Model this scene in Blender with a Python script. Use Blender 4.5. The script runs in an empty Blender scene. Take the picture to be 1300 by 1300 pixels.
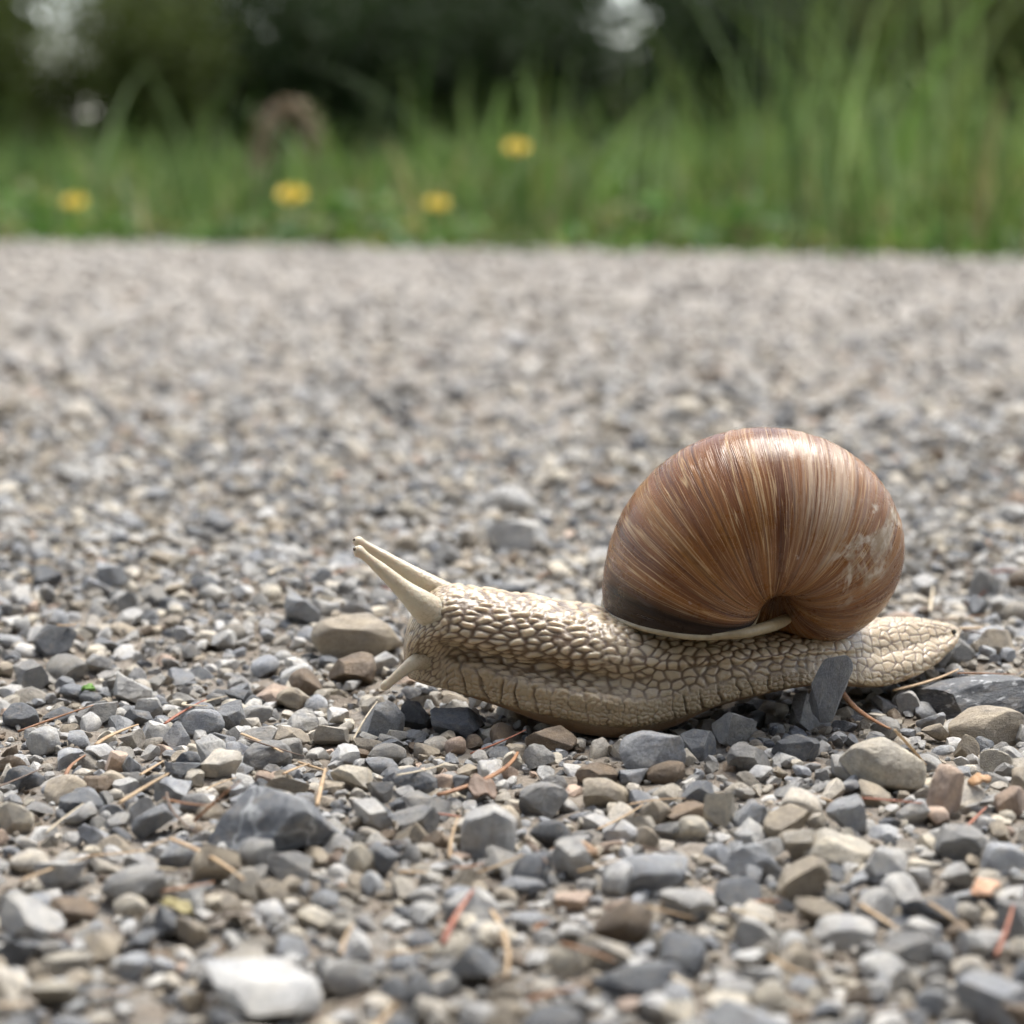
import bpy, math, random
import numpy as np
from mathutils import Vector, Matrix, Euler, noise

R = math.radians
SC = bpy.context.scene
COL = SC.collection
rng = np.random.default_rng(7)
random.seed(7)

# ------------------------------------------------------------------ camera
PITCH = R(8.93)
FPX = 2850.0                       # focal length in pixels of a 1300 px picture
CAM = np.array([0.0, -0.30, 0.0765])
FWD = np.array([0, math.cos(PITCH), -math.sin(PITCH)])
UPV = np.array([0, math.sin(PITCH), math.cos(PITCH)])
cd = bpy.data.cameras.new('camera')
cam = bpy.data.objects.new('camera', cd); COL.objects.link(cam)
cam.location = CAM
cam.rotation_euler = (R(90) - PITCH, 0, 0)
cd.sensor_width = 36; cd.sensor_height = 36; cd.sensor_fit = 'HORIZONTAL'
cd.lens = FPX / 1300 * 36
cd.clip_start = 0.005; cd.clip_end = 500
cd.dof.use_dof = True
cd.dof.focus_distance = 0.298
cd.dof.aperture_fstop = 23.0
cd.dof.aperture_blades = 0
SC.camera = cam

# ------------------------------------------------------------------ sky, sun, exposure
SUN_EL, SUN_AZ = R(64), R(25)      # azimuth measured from +Y towards +X (behind the snail, a little right)
w = bpy.data.worlds.new('World'); SC.world = w; w.use_nodes = True
nt = w.node_tree; nt.nodes.clear()
o_ = nt.nodes.new('ShaderNodeOutputWorld'); bg = nt.nodes.new('ShaderNodeBackground')
sk = nt.nodes.new('ShaderNodeTexSky'); sk.sky_type = 'NISHITA'; sk.sun_disc = False
sk.sun_elevation = SUN_EL; sk.sun_rotation = SUN_AZ
sk.dust_density = 0.6; sk.air_density = 1.2; sk.ozone_density = 3.0
hs = nt.nodes.new('ShaderNodeHueSaturation'); hs.inputs['Saturation'].default_value = 0.42
nt.links.new(sk.outputs[0], hs.inputs['Color']); nt.links.new(hs.outputs[0], bg.inputs[0])
bg.inputs[1].default_value = 0.065
nt.links.new(bg.outputs[0], o_.inputs[0])
sl = bpy.data.lights.new('sun', 'SUN'); sl.energy = 1.5; sl.angle = R(34); sl.color = (1, 0.95, 0.87)
so = bpy.data.objects.new('sun', sl); COL.objects.link(so)
sd = Vector((math.sin(SUN_AZ) * math.cos(SUN_EL), math.cos(SUN_AZ) * math.cos(SUN_EL), math.sin(SUN_EL)))
so.rotation_euler = sd.to_track_quat('Z', 'Y').to_euler(); so.location = (0, 0, 5)
SC.view_settings.view_transform = 'Standard'; SC.view_settings.look = 'None'
SC.view_settings.gamma = 1; SC.view_settings.use_curve_mapping = False
SC.view_settings.exposure = 2.1
SC.cycles.use_denoising = True
SC.cycles.max_bounces = 6; SC.cycles.diffuse_bounces = 3; SC.cycles.glossy_bounces = 2; SC.cycles.transmission_bounces = 3
SC.cycles.use_adaptive_sampling = True; SC.cycles.adaptive_threshold = 0.025; SC.cycles.adaptive_min_samples = 16

# ------------------------------------------------------------------ helpers
def ray(px, py): return FWD + np.array([1., 0, 0]) * (px - 650) / FPX - UPV * (py - 650) / FPX
def on_ground(px, py, z=0.0):
    r = ray(px, py); return CAM + r * (z - CAM[2]) / r[2]
def at_y(px, py, y):
    r = ray(px, py); return CAM + r * (y - CAM[1]) / r[1]
def project(P):
    d = np.asarray(P) - CAM; dep = d @ FWD
    return 650 + FPX * d[..., 0] / dep, 650 - FPX * (d @ UPV) / dep, dep
def sstep(a, b, x):
    t = np.clip((x - a) / (b - a), 0, 1); return t * t * (3 - 2 * t)

def mesh_np(name, V, Fc, smooth=True, sharp=0):
    """V (n,3), Fc list/array of faces all of one size or list of arrays"""
    me = bpy.data.meshes.new(name)
    if not isinstance(Fc, list): Fc = [Fc]
    Fc = [np.asarray(f, dtype=np.int32) for f in Fc if len(f)]
    me.vertices.add(len(V)); me.vertices.foreach_set('co', np.ascontiguousarray(V, dtype=np.float32).ravel())
    loops = np.concatenate([f.ravel() for f in Fc]); sizes = np.concatenate([np.full(len(f), f.shape[1], np.int32) for f in Fc])
    me.loops.add(len(loops)); me.loops.foreach_set('vertex_index', loops)
    me.polygons.add(len(sizes))
    st = np.concatenate([[0], np.cumsum(sizes)[:-1]]).astype(np.int32)
    me.polygons.foreach_set('loop_start', st); me.polygons.foreach_set('loop_total', sizes)
    me.polygons.foreach_set('use_smooth', np.full(len(sizes), smooth))
    me.update(calc_edges=True); me.validate()
    if sharp: me.set_sharp_from_angle(angle=R(sharp))
    return me
def attr(me, name, data, kind='FLOAT'):
    a = me.attributes.new(name, kind, 'POINT')
    if kind == 'FLOAT': a.data.foreach_set('value', np.asarray(data, np.float32))
    elif kind == 'FLOAT_COLOR':
        d = np.ones((len(data), 4), np.float32); d[:, :3] = data; a.data.foreach_set('color', d.ravel())
def obj(name, me, mat=None, parent=None, label=None, cat=None, group=None, kind=None):
    o = bpy.data.objects.new(name, me); COL.objects.link(o)
    if mat is not None and not me.materials: me.materials.append(mat)
    if parent is not None: o.parent = parent
    if label: o['label'] = label
    if cat: o['category'] = cat
    if group: o['group'] = group
    if kind: o['kind'] = kind
    return o
def empty(name, loc, label, cat, group=None):
    o = bpy.data.objects.new(name, None); COL.objects.link(o); o.location = loc
    o.empty_display_size = 0.01
    o['label'] = label; o['category'] = cat
    if group: o['group'] = group
    return o

class NT:
    def __init__(s, name):
        s.m = bpy.data.materials.new(name); s.m.use_nodes = True; s.t = s.m.node_tree
        s.t.nodes.clear(); s.out = s.n('ShaderNodeOutputMaterial'); s.b = s.n('ShaderNodeBsdfPrincipled')
        s.l(s.b.outputs[0], s.out.inputs[0])
    def n(s, t, **k):
        x = s.t.nodes.new(t)
        for a, v in k.items(): setattr(x, a, v)
        return x
    def l(s, a, b): s.t.links.new(a, b)
    def set(s, x, i, v):
        if hasattr(v, 'is_linked') or isinstance(v, bpy.types.NodeSocket): s.l(v, x.inputs[i])
        else: x.inputs[i].default_value = v
    def math(s, op, a, b=0.0, c=None):
        x = s.n('ShaderNodeMath', operation=op); s.set(x, 0, a); s.set(x, 1, b)
        if c is not None: s.set(x, 2, c)
        return x.outputs[0]
    def mix(s, f, a, b, bt='MIX'):
        x = s.n('ShaderNodeMix', data_type='RGBA', blend_type=bt)
        s.set(x, 0, f); s.set(x, 6, a if not isinstance(a, tuple) else (*a, 1)[:4]); s.set(x, 7, b if not isinstance(b, tuple) else (*b, 1)[:4])
        return x.outputs[2]
    def noise(s, vec, scale, detail=3, rough=.55, dist=0, dims='3D', w=None):
        x = s.n('ShaderNodeTexNoise', noise_dimensions=dims)
        if vec is not None: s.l(vec, x.inputs['Vector'])
        if w is not None: s.l(w, x.inputs['W'])
        x.inputs['Scale'].default_value = scale; x.inputs['Detail'].default_value = detail
        x.inputs['Roughness'].default_value = rough; x.inputs['Distortion'].default_value = dist
        return x.outputs[0]
    def ramp(s, f, stops, interp='LINEAR'):
        x = s.n('ShaderNodeValToRGB'); x.color_ramp.interpolation = interp; e = x.color_ramp.elements
        while len(e) < len(stops): e.new(.5)
        for i, (p, c) in enumerate(stops):
            e[i].position = p; e[i].color = (*c, 1) if len(c) == 3 else c
        s.l(f, x.inputs[0]); return x.outputs[0]
    def rng(s, f, a, b, c=0., d=1., cl=True):
        x = s.n('ShaderNodeMapRange', clamp=cl); s.set(x, 0, f); s.set(x, 1, a); s.set(x, 2, b); s.set(x, 3, c); s.set(x, 4, d); return x.outputs[0]
    def attr(s, name, t='GEOMETRY', out='Fac'):
        x = s.n('ShaderNodeAttribute', attribute_name=name, attribute_type=t); return x.outputs[out]
    def bump(s, h, strength, dist, nrm=None):
        x = s.n('ShaderNodeBump'); s.l(h, x.inputs['Height']); x.inputs['Strength'].default_value = strength; x.inputs['Distance'].default_value = dist
        if nrm is not None: s.l(nrm, x.inputs['Normal'])
        return x.outputs[0]
    def p(s, **k):
        for a, v in k.items():
            s.set(s.b, a.replace('_', ' '), (*v, 1) if isinstance(v, tuple) and len(v) == 3 and 'Radius' not in a else v)
        return s.m

# ------------------------------------------------------------------ materials
def stone_material(name, single, veins=0.0, flecks=0.0):
    """single: base colour from the object's own colour, object space in units of stone size"""
    t = NT(name)
    tc = t.n('ShaderNodeTexCoord')
    if single:
        oi = t.n('ShaderNodeObjectInfo')
        base = oi.outputs['Color']
        off = t.n('ShaderNodeVectorMath', operation='SCALE'); off.inputs[0].default_value = (37, 61, 17); t.l(oi.outputs['Random'], off.inputs['Scale'])
        ad = t.n('ShaderNodeVectorMath', operation='ADD'); t.l(tc.outputs['Object'], ad.inputs[0]); t.l(off.outputs[0], ad.inputs[1])
        v = ad.outputs[0]; k = 1.0
    else:
        base = t.attr('Col', out='Color'); v = tc.outputs['Object']; k = 260.0
    n1 = t.noise(v, 1.3 * k, 4, .6, .4); n2 = t.noise(v, 6.5 * k, 5, .65); n3 = t.noise(v, 22 * k, 4, .7)
    c = t.mix(t.rng(n1, .35, .68), t.mix(1.0, base, (.78, .78, .80), 'MULTIPLY'), t.mix(1.0, base, (1.22, 1.18, 1.10), 'MULTIPLY'))
    c = t.mix(t.rng(n2, .40, .70, 0, .45), c, t.mix(1.0, c, (.55, .55, .56), 'MULTIPLY'))
    c = t.mix(t.rng(n3, .36, .50, .55, 0), c, t.mix(1.0, c, (.45, .45, .46), 'MULTIPLY'))
    c = t.mix(t.rng(n3, .55, .70, 0, .55), c, t.mix(.35, c, (.62, .61, .58)))
    # earthy dust clinging in patches
    dn = t.noise(v, 2.3 * k, 3, .6)
    c = t.mix(t.rng(dn, .52, .72, 0, .38), c, (.30, .25, .19))
    if veins:
        vo = t.n('ShaderNodeTexVoronoi', feature='DISTANCE_TO_EDGE'); 
        wv = t.n('ShaderNodeVectorMath', operation='ADD'); nn = t.n('ShaderNodeTexNoise'); nn.inputs['Scale'].default_value = 1.6 * k; t.l(v, nn.inputs['Vector'])
        t.l(v, wv.inputs[0]); t.l(nn.outputs['Color'], wv.inputs[1]); t.l(wv.outputs[0], vo.inputs['Vector']); vo.inputs['Scale'].default_value = .85 * k
        m = t.math('MULTIPLY', t.rng(vo.outputs['Distance'], .0, .07, 1, 0), t.rng(n2, .35, .6, .1, veins))
        c = t.mix(m, c, (.55, .55, .54))
    if flecks:
        fl = t.noise(v, 4.2 * k, 2, .5)
        c = t.mix(t.rng(fl, .60, .70, 0, flecks), c, (.60, .60, .60))
    h = t.math('ADD', t.math('MULTIPLY', n2, 1.0), t.math('MULTIPLY', n3, .45))
    d = .00045
    t.p(Base_Color=c, Roughness=t.rng(n2, .3, .7, .55, .85), Normal=t.bump(h, .75, d))
    t.b.inputs['Specular IOR Level'].default_value = .35
    return t.m
M_STONE = stone_material('stone', True)
M_VEIN = stone_material('veined_stone', True, veins=.9)
M_FLECK = stone_material('flecked_stone', True, flecks=.8)
M_GRAVEL = stone_material('gravel', False)

def plain_noise(name, c1, c2, scale, rough=.8, bump=.4, bd=.002, **k):
    t = NT(name); tc = t.n('ShaderNodeTexCoord'); n = t.noise(tc.outputs['Object'], scale, 5, .6)
    n2 = t.noise(tc.outputs['Object'], scale * 6, 3, .6)
    c = t.mix(t.rng(n, .35, .65), c1, c2); c = t.mix(t.rng(n2, .45, .7, 0, .5), c, t.mix(1., c, (.6, .6, .6), 'MULTIPLY'))
    t.p(Base_Color=c, Roughness=rough, Normal=t.bump(n2, bump, bd), **k); return t.m

def road_material():
    t = NT('road_dirt'); tc = t.n('ShaderNodeTexCoord'); v = tc.outputs['Object']
    a = t.noise(v, 6, 4, .6); b = t.noise(v, 90, 5, .65); c_ = t.noise(v, 900, 4, .65); d = t.noise(v, 3000, 2, .6)
    c = t.mix(t.rng(a, .35, .65), (.45, .395, .335), (.53, .48, .425))
    c = t.mix(t.rng(b, .42, .66, 0, .75), c, (.21, .17, .13))
    vo = t.n('ShaderNodeTexVoronoi'); t.l(v, vo.inputs['Vector']); vo.inputs['Scale'].default_value = 330
    bw = t.n('ShaderNodeSeparateColor'); t.l(vo.outputs['Color'], bw.inputs[0])
    c = t.mix(t.rng(bw.outputs[0], .45, 1, 0, .7), c, (.45, .45, .44))
    c = t.mix(t.rng(c_, .5, .7, 0, .5), c, (.13, .105, .08))
    # darker loose earth under the nearer gravel, pale dusty wheel track towards the far edge
    sx = t.n('ShaderNodeSeparateXYZ'); t.l(v, sx.inputs[0])
    trk = t.rng(t.math('ADD', sx.outputs[1], t.math('MULTIPLY', a, .3)), .35, .95)
    c = t.mix(trk, t.mix(1.0, c, (.56, .53, .49), 'MULTIPLY'), c)
    h = t.math('ADD', t.math('MULTIPLY', c_, 1.), t.math('MULTIPLY', d, .35))
    t.p(Base_Color=c, Roughness=.92, Normal=t.bump(h, .9, .0012)); return t.m
M_ROAD = road_material()
M_SOIL = plain_noise('meadow_soil', (.05, .05, .021), (.06, .075, .025), 5)

def skin_material():
    t = NT('snail_skin'); g = t.attr('tub'); fo = t.attr('foot'); pale = t.attr('pale'); tc = t.n('ShaderNodeTexCoord')
    n1 = t.noise(tc.outputs['Object'], 150, 3, .6); n2 = t.noise(tc.outputs['Object'], 1400, 4, .65)
    top = t.mix(t.rng(n1, .35, .65), (.46, .355, .225), (.55, .445, .305))
    top = t.mix(t.math('MULTIPLY', fo, .8), top, t.mix(t.rng(n1, .35, .65), (.29, .205, .105), (.36, .265, .145)))
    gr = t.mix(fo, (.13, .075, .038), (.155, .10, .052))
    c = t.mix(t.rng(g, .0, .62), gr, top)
    c = t.mix(t.rng(n2, .5, .75, 0, .25), c, (.35, .27, .18))
    c = t.mix(t.math('MULTIPLY', pale, .85), c, (.58, .51, .37))
    c = t.mix(t.attr('sole'), c, (.26, .155, .08))
    t.p(Base_Color=c, Roughness=t.rng(n2, .35, .7, .28, .5), Normal=t.bump(n2, .6, .0003),
        Subsurface_Weight=.32, Subsurface_Scale=.0017)
    t.b.inputs['Subsurface Radius'].default_value = (1.0, .62, .36)
    t.b.inputs['Coat Weight'].default_value = .28; t.b.inputs['Coat Roughness'].default_value = .16
    return t.m
M_SKIN = skin_material()

def shell_material():
    t = NT('snail_shell'); th = t.attr('theta'); ph = t.attr('phi'); tc = t.n('ShaderNodeTexCoord'); v = tc.outputs['Object']
    wob = t.noise(v, 160, 2, .5)
    tw = t.math('ADD', th, t.math('MULTIPLY', wob, .02))
    cb = t.n('ShaderNodeCombineXYZ'); t.l(tw, cb.inputs[0]); t.l(t.math('MULTIPLY', ph, .022), cb.inputs[1]); gv = cb.outputs[0]
    big = t.noise(gv, 3.2, 2, .5); mid = t.noise(gv, 15, 3, .6); fin = t.noise(gv, 34, 4, .62); hair = t.noise(gv, 95, 2, .6)
    c = t.ramp(big, [(.30, (.080, .024, .008)), (.42, (.165, .056, .014)), (.55, (.235, .090, .020)), (.70, (.31, .14, .036))])
    c = t.mix(t.rng(mid, .50, .68, 0, .62), c, (.060, .019, .009))
    c = t.mix(t.rng(fin, .57, .68, 0, .45), c, (.42, .23, .085))
    c = t.mix(t.rng(hair, .60, .70, 0, .38), c, (.52, .34, .17))
    ln1 = t.noise(gv, 11, 2, .5); ln2 = t.noise(gv, 19, 1, .5)
    c = t.mix(t.math('MULTIPLY', t.rng(t.math('ABSOLUTE', t.math('SUBTRACT', ln1, .5)), 0, .016, 1, 0), t.rng(wob, .3, .6, .35, .85)), c, (.56, .38, .20))
    c = t.mix(t.math('MULTIPLY', t.rng(t.math('ABSOLUTE', t.math('SUBTRACT', ln2, .53)), 0, .012, 1, 0), t.rng(wob, .65, .4, .2, .8)), c, (.50, .31, .14))
    c = t.mix(t.math('MULTIPLY', t.rng(t.math('ABSOLUTE', t.math('SUBTRACT', ln1, .40)), 0, .03, 1, 0), .6), c, (.045, .014, .008))
    # zone weights along the whorl; theta 0 = lip
    old = t.rng(th, -1.35, -2.2)                 # older, worn part of the whorl
    wear = t.noise(v, 130, 5, .65, .6); wear2 = t.noise(v, 420, 4, .65)
    pale = t.math('MULTIPLY', t.math('MULTIPLY', t.rng(fin, .40, .60), t.rng(th, -1.72, -2.0)), t.math('MULTIPLY', t.rng(th, -2.42, -2.25), t.rng(ph, -.9, .1, .15, 1)))
    c = t.mix(t.math('MULTIPLY', pale, .72), c, (.62, .49, .35))
    c = t.mix(t.math('MULTIPLY', t.math('MULTIPLY', t.rng(mid, .46, .62), old), .5), c, (.40, .25, .17))
    # rubbed patches where the skin of the shell is gone
    rub = t.math('MULTIPLY', t.rng(wear, .53, .60), t.math('MULTIPLY', t.rng(th, -2.2, -2.45), t.rng(th, -3.3, -2.95)))
    c = t.mix(t.math('MULTIPLY', rub, .8), c, t.mix(t.rng(wear2, .4, .6), (.62, .54, .44), (.36, .28, .19)))
    sc = t.math('MULTIPLY', t.rng(wear2, .66, .72), t.rng(wear, .5, .6))
    c = t.mix(t.math('MULTIPLY', sc, .6), c, (.62, .54, .48))
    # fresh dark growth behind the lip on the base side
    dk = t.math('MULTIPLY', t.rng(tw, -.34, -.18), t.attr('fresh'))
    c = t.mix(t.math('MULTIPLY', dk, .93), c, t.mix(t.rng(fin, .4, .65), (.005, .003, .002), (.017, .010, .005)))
    hsum = t.math('ADD', t.math('ADD', t.math('MULTIPLY', fin, .7), t.math('MULTIPLY', hair, .6)), t.math('MULTIPLY', wear2, .25))
    t.p(Base_Color=c, Roughness=t.math('ADD', t.rng(wear2, .35, .7, .22, .42), t.math('MULTIPLY', rub, .3)), Normal=t.bump(hsum, .5, .00045))
    t.b.inputs['Coat Weight'].default_value = .13; t.b.inputs['Coat Roughness'].default_value = .18; t.l(t.rng(dk, 0, 1, .30, .12), t.b.inputs['Specular IOR Level'])
    return t.m
M_SHELL = shell_material()
M_LIP = plain_noise('shell_lip', (.27, .20, .105), (.37, .29, .17), 220, rough=.4, bump=.3, bd=.0003)
M_EYE = plain_noise('snail_eye', (.06, .030, .015), (.11, .06, .03), 3000, rough=.2)

# ------------------------------------------------------------------ ground shape
A0 = on_ground(0, 306); A1 = on_ground(1300, 329)
SLOPE = (A1[1] - A0[1]) / (A1[0] - A0[0])
def edge_y(x): return A0[1] + SLOPE * (x - A0[0])
def ground_z(x, y):
    x = np.asarray(x, float); y = np.asarray(y, float)
    z = .0012 * np.sin(x * 31 + 1.3) * np.cos(y * 27 + .4) + .0008 * np.sin(x * 73 + y * 51)
    z = z - .001
    z = z + .0042 * np.exp(-(((x - .072) / .030) ** 2 + ((y - .026) / .022) ** 2))       # rise under the tail
    z = z + .0035 * np.exp(-(((x + .03) / .05) ** 2 + ((y - .075) / .04) ** 2))
    z = z - .0022 * np.exp(-(((x - .024) / .014) ** 2 + ((y - .002) / .012) ** 2))       # hollow under the foot
    return z

def grid_axis(a, dense0, dense1, step, b, n):
    mid = np.arange(dense0, dense1, step)
    lo = dense0 - (dense0 - a) * (np.linspace(1, 0, n, endpoint=False) ** 2.2)
    hi = dense1 + (b - dense1) * (np.linspace(0, 1, n) ** 2.2)
    return np.concatenate([lo, mid, hi])
def build_road():
    xs = grid_axis(-9, -.16, .16, .0022, 9, 40); ds = grid_axis(-4.2, -2.05, -1.55, .0022, -.0, 46)
    X, D = np.meshgrid(xs, ds)                       # D = distance from the far edge (negative = on the road)
    Y = edge_y(X) + D
    # keep the dense band round the snail: slide along y instead of the sloping edge near the camera
    rr = np.random.default_rng(3)
    Z = ground_z(X, Y) + rr.normal(0, .00028, X.shape)
    Z = np.where(D > -.02, Z - .05 * sstep(-.02, 0, D), Z)
    Z = np.where(D < -4.1, Z - .05, Z)
    V = np.stack([X, Y, Z], -1).reshape(-1, 3)
    ny, nx = X.shape; i = np.arange(ny * nx).reshape(ny, nx)
    F = np.stack([i[:-1, :-1], i[:-1, 1:], i[1:, 1:], i[1:, :-1]], -1).reshape(-1, 4)
    obj('gravel_road', mesh_np('gravel_road', V, F), M_ROAD, kind='structure')
    s = 240; n = 60
    g = np.sign(np.linspace(-1, 1, n)) * np.abs(np.linspace(-1, 1, n)) ** 2 * s
    X, Y = np.meshgrid(g, g); Z = -.03 + .01 * np.sin(X * .8) * np.cos(Y * .7)
    i = np.arange(n * n).reshape(n, n); F = np.stack([i[:-1, :-1], i[:-1, 1:], i[1:, 1:], i[1:, :-1]], -1).reshape(-1, 4)
    obj('ground', mesh_np('ground', np.stack([X, Y, Z], -1).reshape(-1, 3), F), M_SOIL, kind='structure')
build_road()

# ------------------------------------------------------------------ the snail
def build_shell(parent):
    W, Rr, T, el, tilt, slant = 2.2413, 1.0177, 1.4974, 1.3013, -.4965, .1734
    sc = .011793; rot = np.array(Euler((-1.9445, -3.2163, -.2728), 'XYZ').to_matrix()); loc = np.array([.0399, .015, .0254])
    k = math.log(W) / (2 * math.pi)
    r1 = np.random.default_rng(11)
    def ridge(t):                                   # fine growth ridges, a function of growth angle only
        s = 0
        for fq, am in ((23, .5), (41, .7), (67, 1.0), (97, .8)):
            s = s + am * np.sin(fq * t + 3 * np.sin(t * 7.3 + fq) + fq)
        return s
    def pts(th, ph, disp=True, grow=0.0):
        t = th + slant * np.sin(ph)
        g = np.exp(k * t)
        a = (1 + grow) * np.cos(ph); b = (1 + grow) * el * np.sin(ph)
        if disp:
            d = 1 + .0022 * ridge(t) + .008 * np.exp(-((t + 2.0) / .02) ** 2) - .012 * np.exp(-((t + 2.78) / .03) ** 2)
            a = a * d; b = b * d
        rho = Rr + a * math.cos(tilt) - b * math.sin(tilt); z = -T + a * math.sin(tilt) + b * math.cos(tilt)
        rho = .5 * (rho + .11 + np.sqrt((rho - .11) ** 2 + .02))      # umbilicus stays open
        rho = rho - .004 
        P = np.stack([g * rho * np.cos(-t), g * rho * np.sin(-t), g * z], -1)
        return (P * sc) @ rot.T + loc
    th = np.concatenate([np.linspace(-2 * math.pi * 4.6, -2 * math.pi * 1.12, 220, endpoint=False), np.linspace(-2 * math.pi * 1.12, 0, 620)])
    nph = 130; ph = np.linspace(0, 2 * math.pi, nph, endpoint=False)
    TH, PH = np.meshgrid(th, ph, indexing='ij')
    P = pts(TH, PH)
    n = len(th); i = np.arange(n * nph).reshape(n, nph); j = np.roll(i, -1, 1)
    F = np.stack([i[:-1], j[:-1], j[1:], i[1:]], -1).reshape(-1, 4)
    # solid columella inside, behind the umbilicus
    cz = np.linspace(-1.2, -.40, 12); cv, cf = tube(np.stack([0 * cz, 0 * cz, cz], -1), np.linspace(.26, .10, 12), 24)
    cv = (cv * sc) @ rot.T + loc
    me = mesh_np('shell', np.concatenate([P.reshape(-1, 3), cv]), [np.concatenate([F, cf[0] + n * nph]), np.concatenate([cf[1], cf[2]]) + n * nph])
    ext = np.zeros(len(cv)); attr(me, 'theta', np.concatenate([TH.ravel(), ext - 7])); attr(me, 'phi', np.concatenate([(np.sin(PH) + .3 * np.cos(PH)).ravel(), ext]))
    # base side weight (1 on the side that faces the umbilicus)
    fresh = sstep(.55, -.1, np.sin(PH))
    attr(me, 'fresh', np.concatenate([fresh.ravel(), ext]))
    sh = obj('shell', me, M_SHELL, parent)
    sh['label'] = 'globular brown shell with pale growth streaks and dark band behind its lip'
    # lip: rolled edge round the aperture
    m = 160; pp = np.linspace(0, 2 * math.pi, m, endpoint=False)
    c = pts(np.zeros(m), pp, False); c2 = pts(np.full(m, -.05), pp, False); c3 = pts(np.zeros(m), pp, False, .05)
    fw = c - c2; fw /= np.linalg.norm(fw, axis=1)[:, None]
    ou = c3 - c; ou /= np.linalg.norm(ou, axis=1)[:, None]
    q = 12; al = np.linspace(0, 2 * math.pi, q, endpoint=False)
    # the lip is broader where it folds over the umbilicus
    inner = np.exp(-((np.angle(np.exp(1j * (pp - math.pi * 1.12)))) / .45) ** 2)
    rad = .00035 + .00030 * inner
    L = c[:, None] + rad[:, None, None] * (np.cos(al)[None, :, None] * fw[:, None] * 1.0 + np.sin(al)[None, :, None] * ou[:, None] * .8)
    i = np.arange(m * q).reshape(m, q); a = np.roll(i, -1, 1); b = np.roll(i, -1, 0); d = np.roll(a, -1, 0)
    LF = np.stack([i, a, d, b], -1).reshape(-1, 4); LV = L.reshape(-1, 3)
    # columellar flap that folds from the lip across the lower part of the umbilicus
    fc = spline([(.0262, -.0119, .0147), (.0300, -.0112, .0149), (.0330, -.0088, .0151), (.0356, -.0045, .0149), (.0378, .0010, .0145), (.0397, .0060, .0140)], 30)
    tt_ = np.linspace(0, 1, 30); fv, ff = tube(fc, .00025 + .00060 * np.sin(np.pi * np.clip(tt_ * .95 + .03, 0, 1)) ** .8, 14, False)
    LF = np.concatenate([LF, ff[0] + len(LV)]); LV = np.concatenate([LV, fv])
    lp = obj('lip', mesh_np('lip', LV, LF), M_LIP, sh)
    # mantle that plugs the aperture (returned, becomes part of the body mesh)
    rings = []
    base = pts(np.full(m, -.10), pp, False); cen = base.mean(0)
    for s in (1.0, .8, .55, .3, .08): rings.append(cen + (base - cen) * s + fw * .0012 * (1 - s * s))
    MV = np.concatenate(rings); i = np.arange(5 * m).reshape(5, m); j = np.roll(i, -1, 1)
    MF = np.stack([i[:-1], i[1:], j[1:], j[:-1]], -1).reshape(-1, 4)
    return MV, MF

def voronoi(u, v, seed, jit=.85):
    iu = np.floor(u).astype(np.int64); iv = np.floor(v).astype(np.int64)
    f1 = np.full(u.shape, 9.); f2 = np.full(u.shape, 9.)
    for du in (-1, 0, 1):
        for dv in (-1, 0, 1):
            a = iu + du; b = iv + dv
            h = (a * 73856093) ^ (b * 19349663) ^ (seed * 83492791)
            h1 = ((h * 1103515245 + 12345) & 0x7fffffff) / 0x7fffffff
            h = (h ^ (h >> 7)) * 2654435761
            h2 = ((h * 69069 + 1) & 0x7fffffff) / 0x7fffffff
            d = np.sqrt((a + .5 + jit * (h1 - .5) - u) ** 2 + (b + .5 + jit * (h2 - .5) + .5 * (a % 2) * 0 - v) ** 2)
            n1 = np.minimum(f1, d); f2 = np.where(d < f1, f1, np.minimum(f2, d)); f1 = n1
    return f1, f2

#        px x, top, rim, bottom, y centre(cm), dome half width, foot half width (cm)
STN = [(513, 815, 832, 838, .00, .10, .08), (516, 797, 848, 856, .00, .27, .18), (524, 778, 858, 864, .00, .43, .27), (540, 757, 864, 871, .0, .56, .36),
       (562, 745, 869, 876, .0, .64, .45), (600, 747, 879, 888, .0, .70, .62), (650, 755, 893, 905, -.02, .76, .84),
       (700, 763, 905, 925, -.03, .83, 1.02), (750, 772, 915, 937, -.03, .90, 1.12), (800, 781, 918, 939, .0, .98, 1.18),
       (850, 786, 908, 925, .10, 1.05, 1.20), (900, 789, 890, 900, .25, 1.08, 1.20), (950, 791, 877, 886, .45, 1.06, 1.18), (1000, 792, 866, 875, .70, 1.0, 1.14),
       (1040, 791, 862, 871, .95, .92, 1.08), (1080, 789, 866, 874, 1.2, .80, 1.0), (1110, 786, 867, 873, 1.4, .66, .90), (1140, 784, 860, 865, 1.62, .58, .86),
       (1170, 786, 845, 850, 1.85, .44, .72), (1195, 789, 828, 833, 2.05, .30, .52), (1212, 794, 812, 816, 2.2, .15, .28), (1219, 798, 802, 804, 2.28, .03, .06)]
def interp(tx, xs, ys):
    # smooth (Catmull style) interpolation on uneven knots
    m = np.gradient(ys, xs)
    k = np.clip(np.searchsorted(xs, tx) - 1, 0, len(xs) - 2)
    h = xs[k + 1] - xs[k]; t = (tx - xs[k]) / h
    return ((2 * t**3 - 3 * t**2 + 1) * ys[k] + (t**3 - 2 * t**2 + t) * h * m[k] + (-2 * t**3 + 3 * t**2) * ys[k + 1] + (t**3 - t**2) * h * m[k + 1])
BODY = {}
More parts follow.
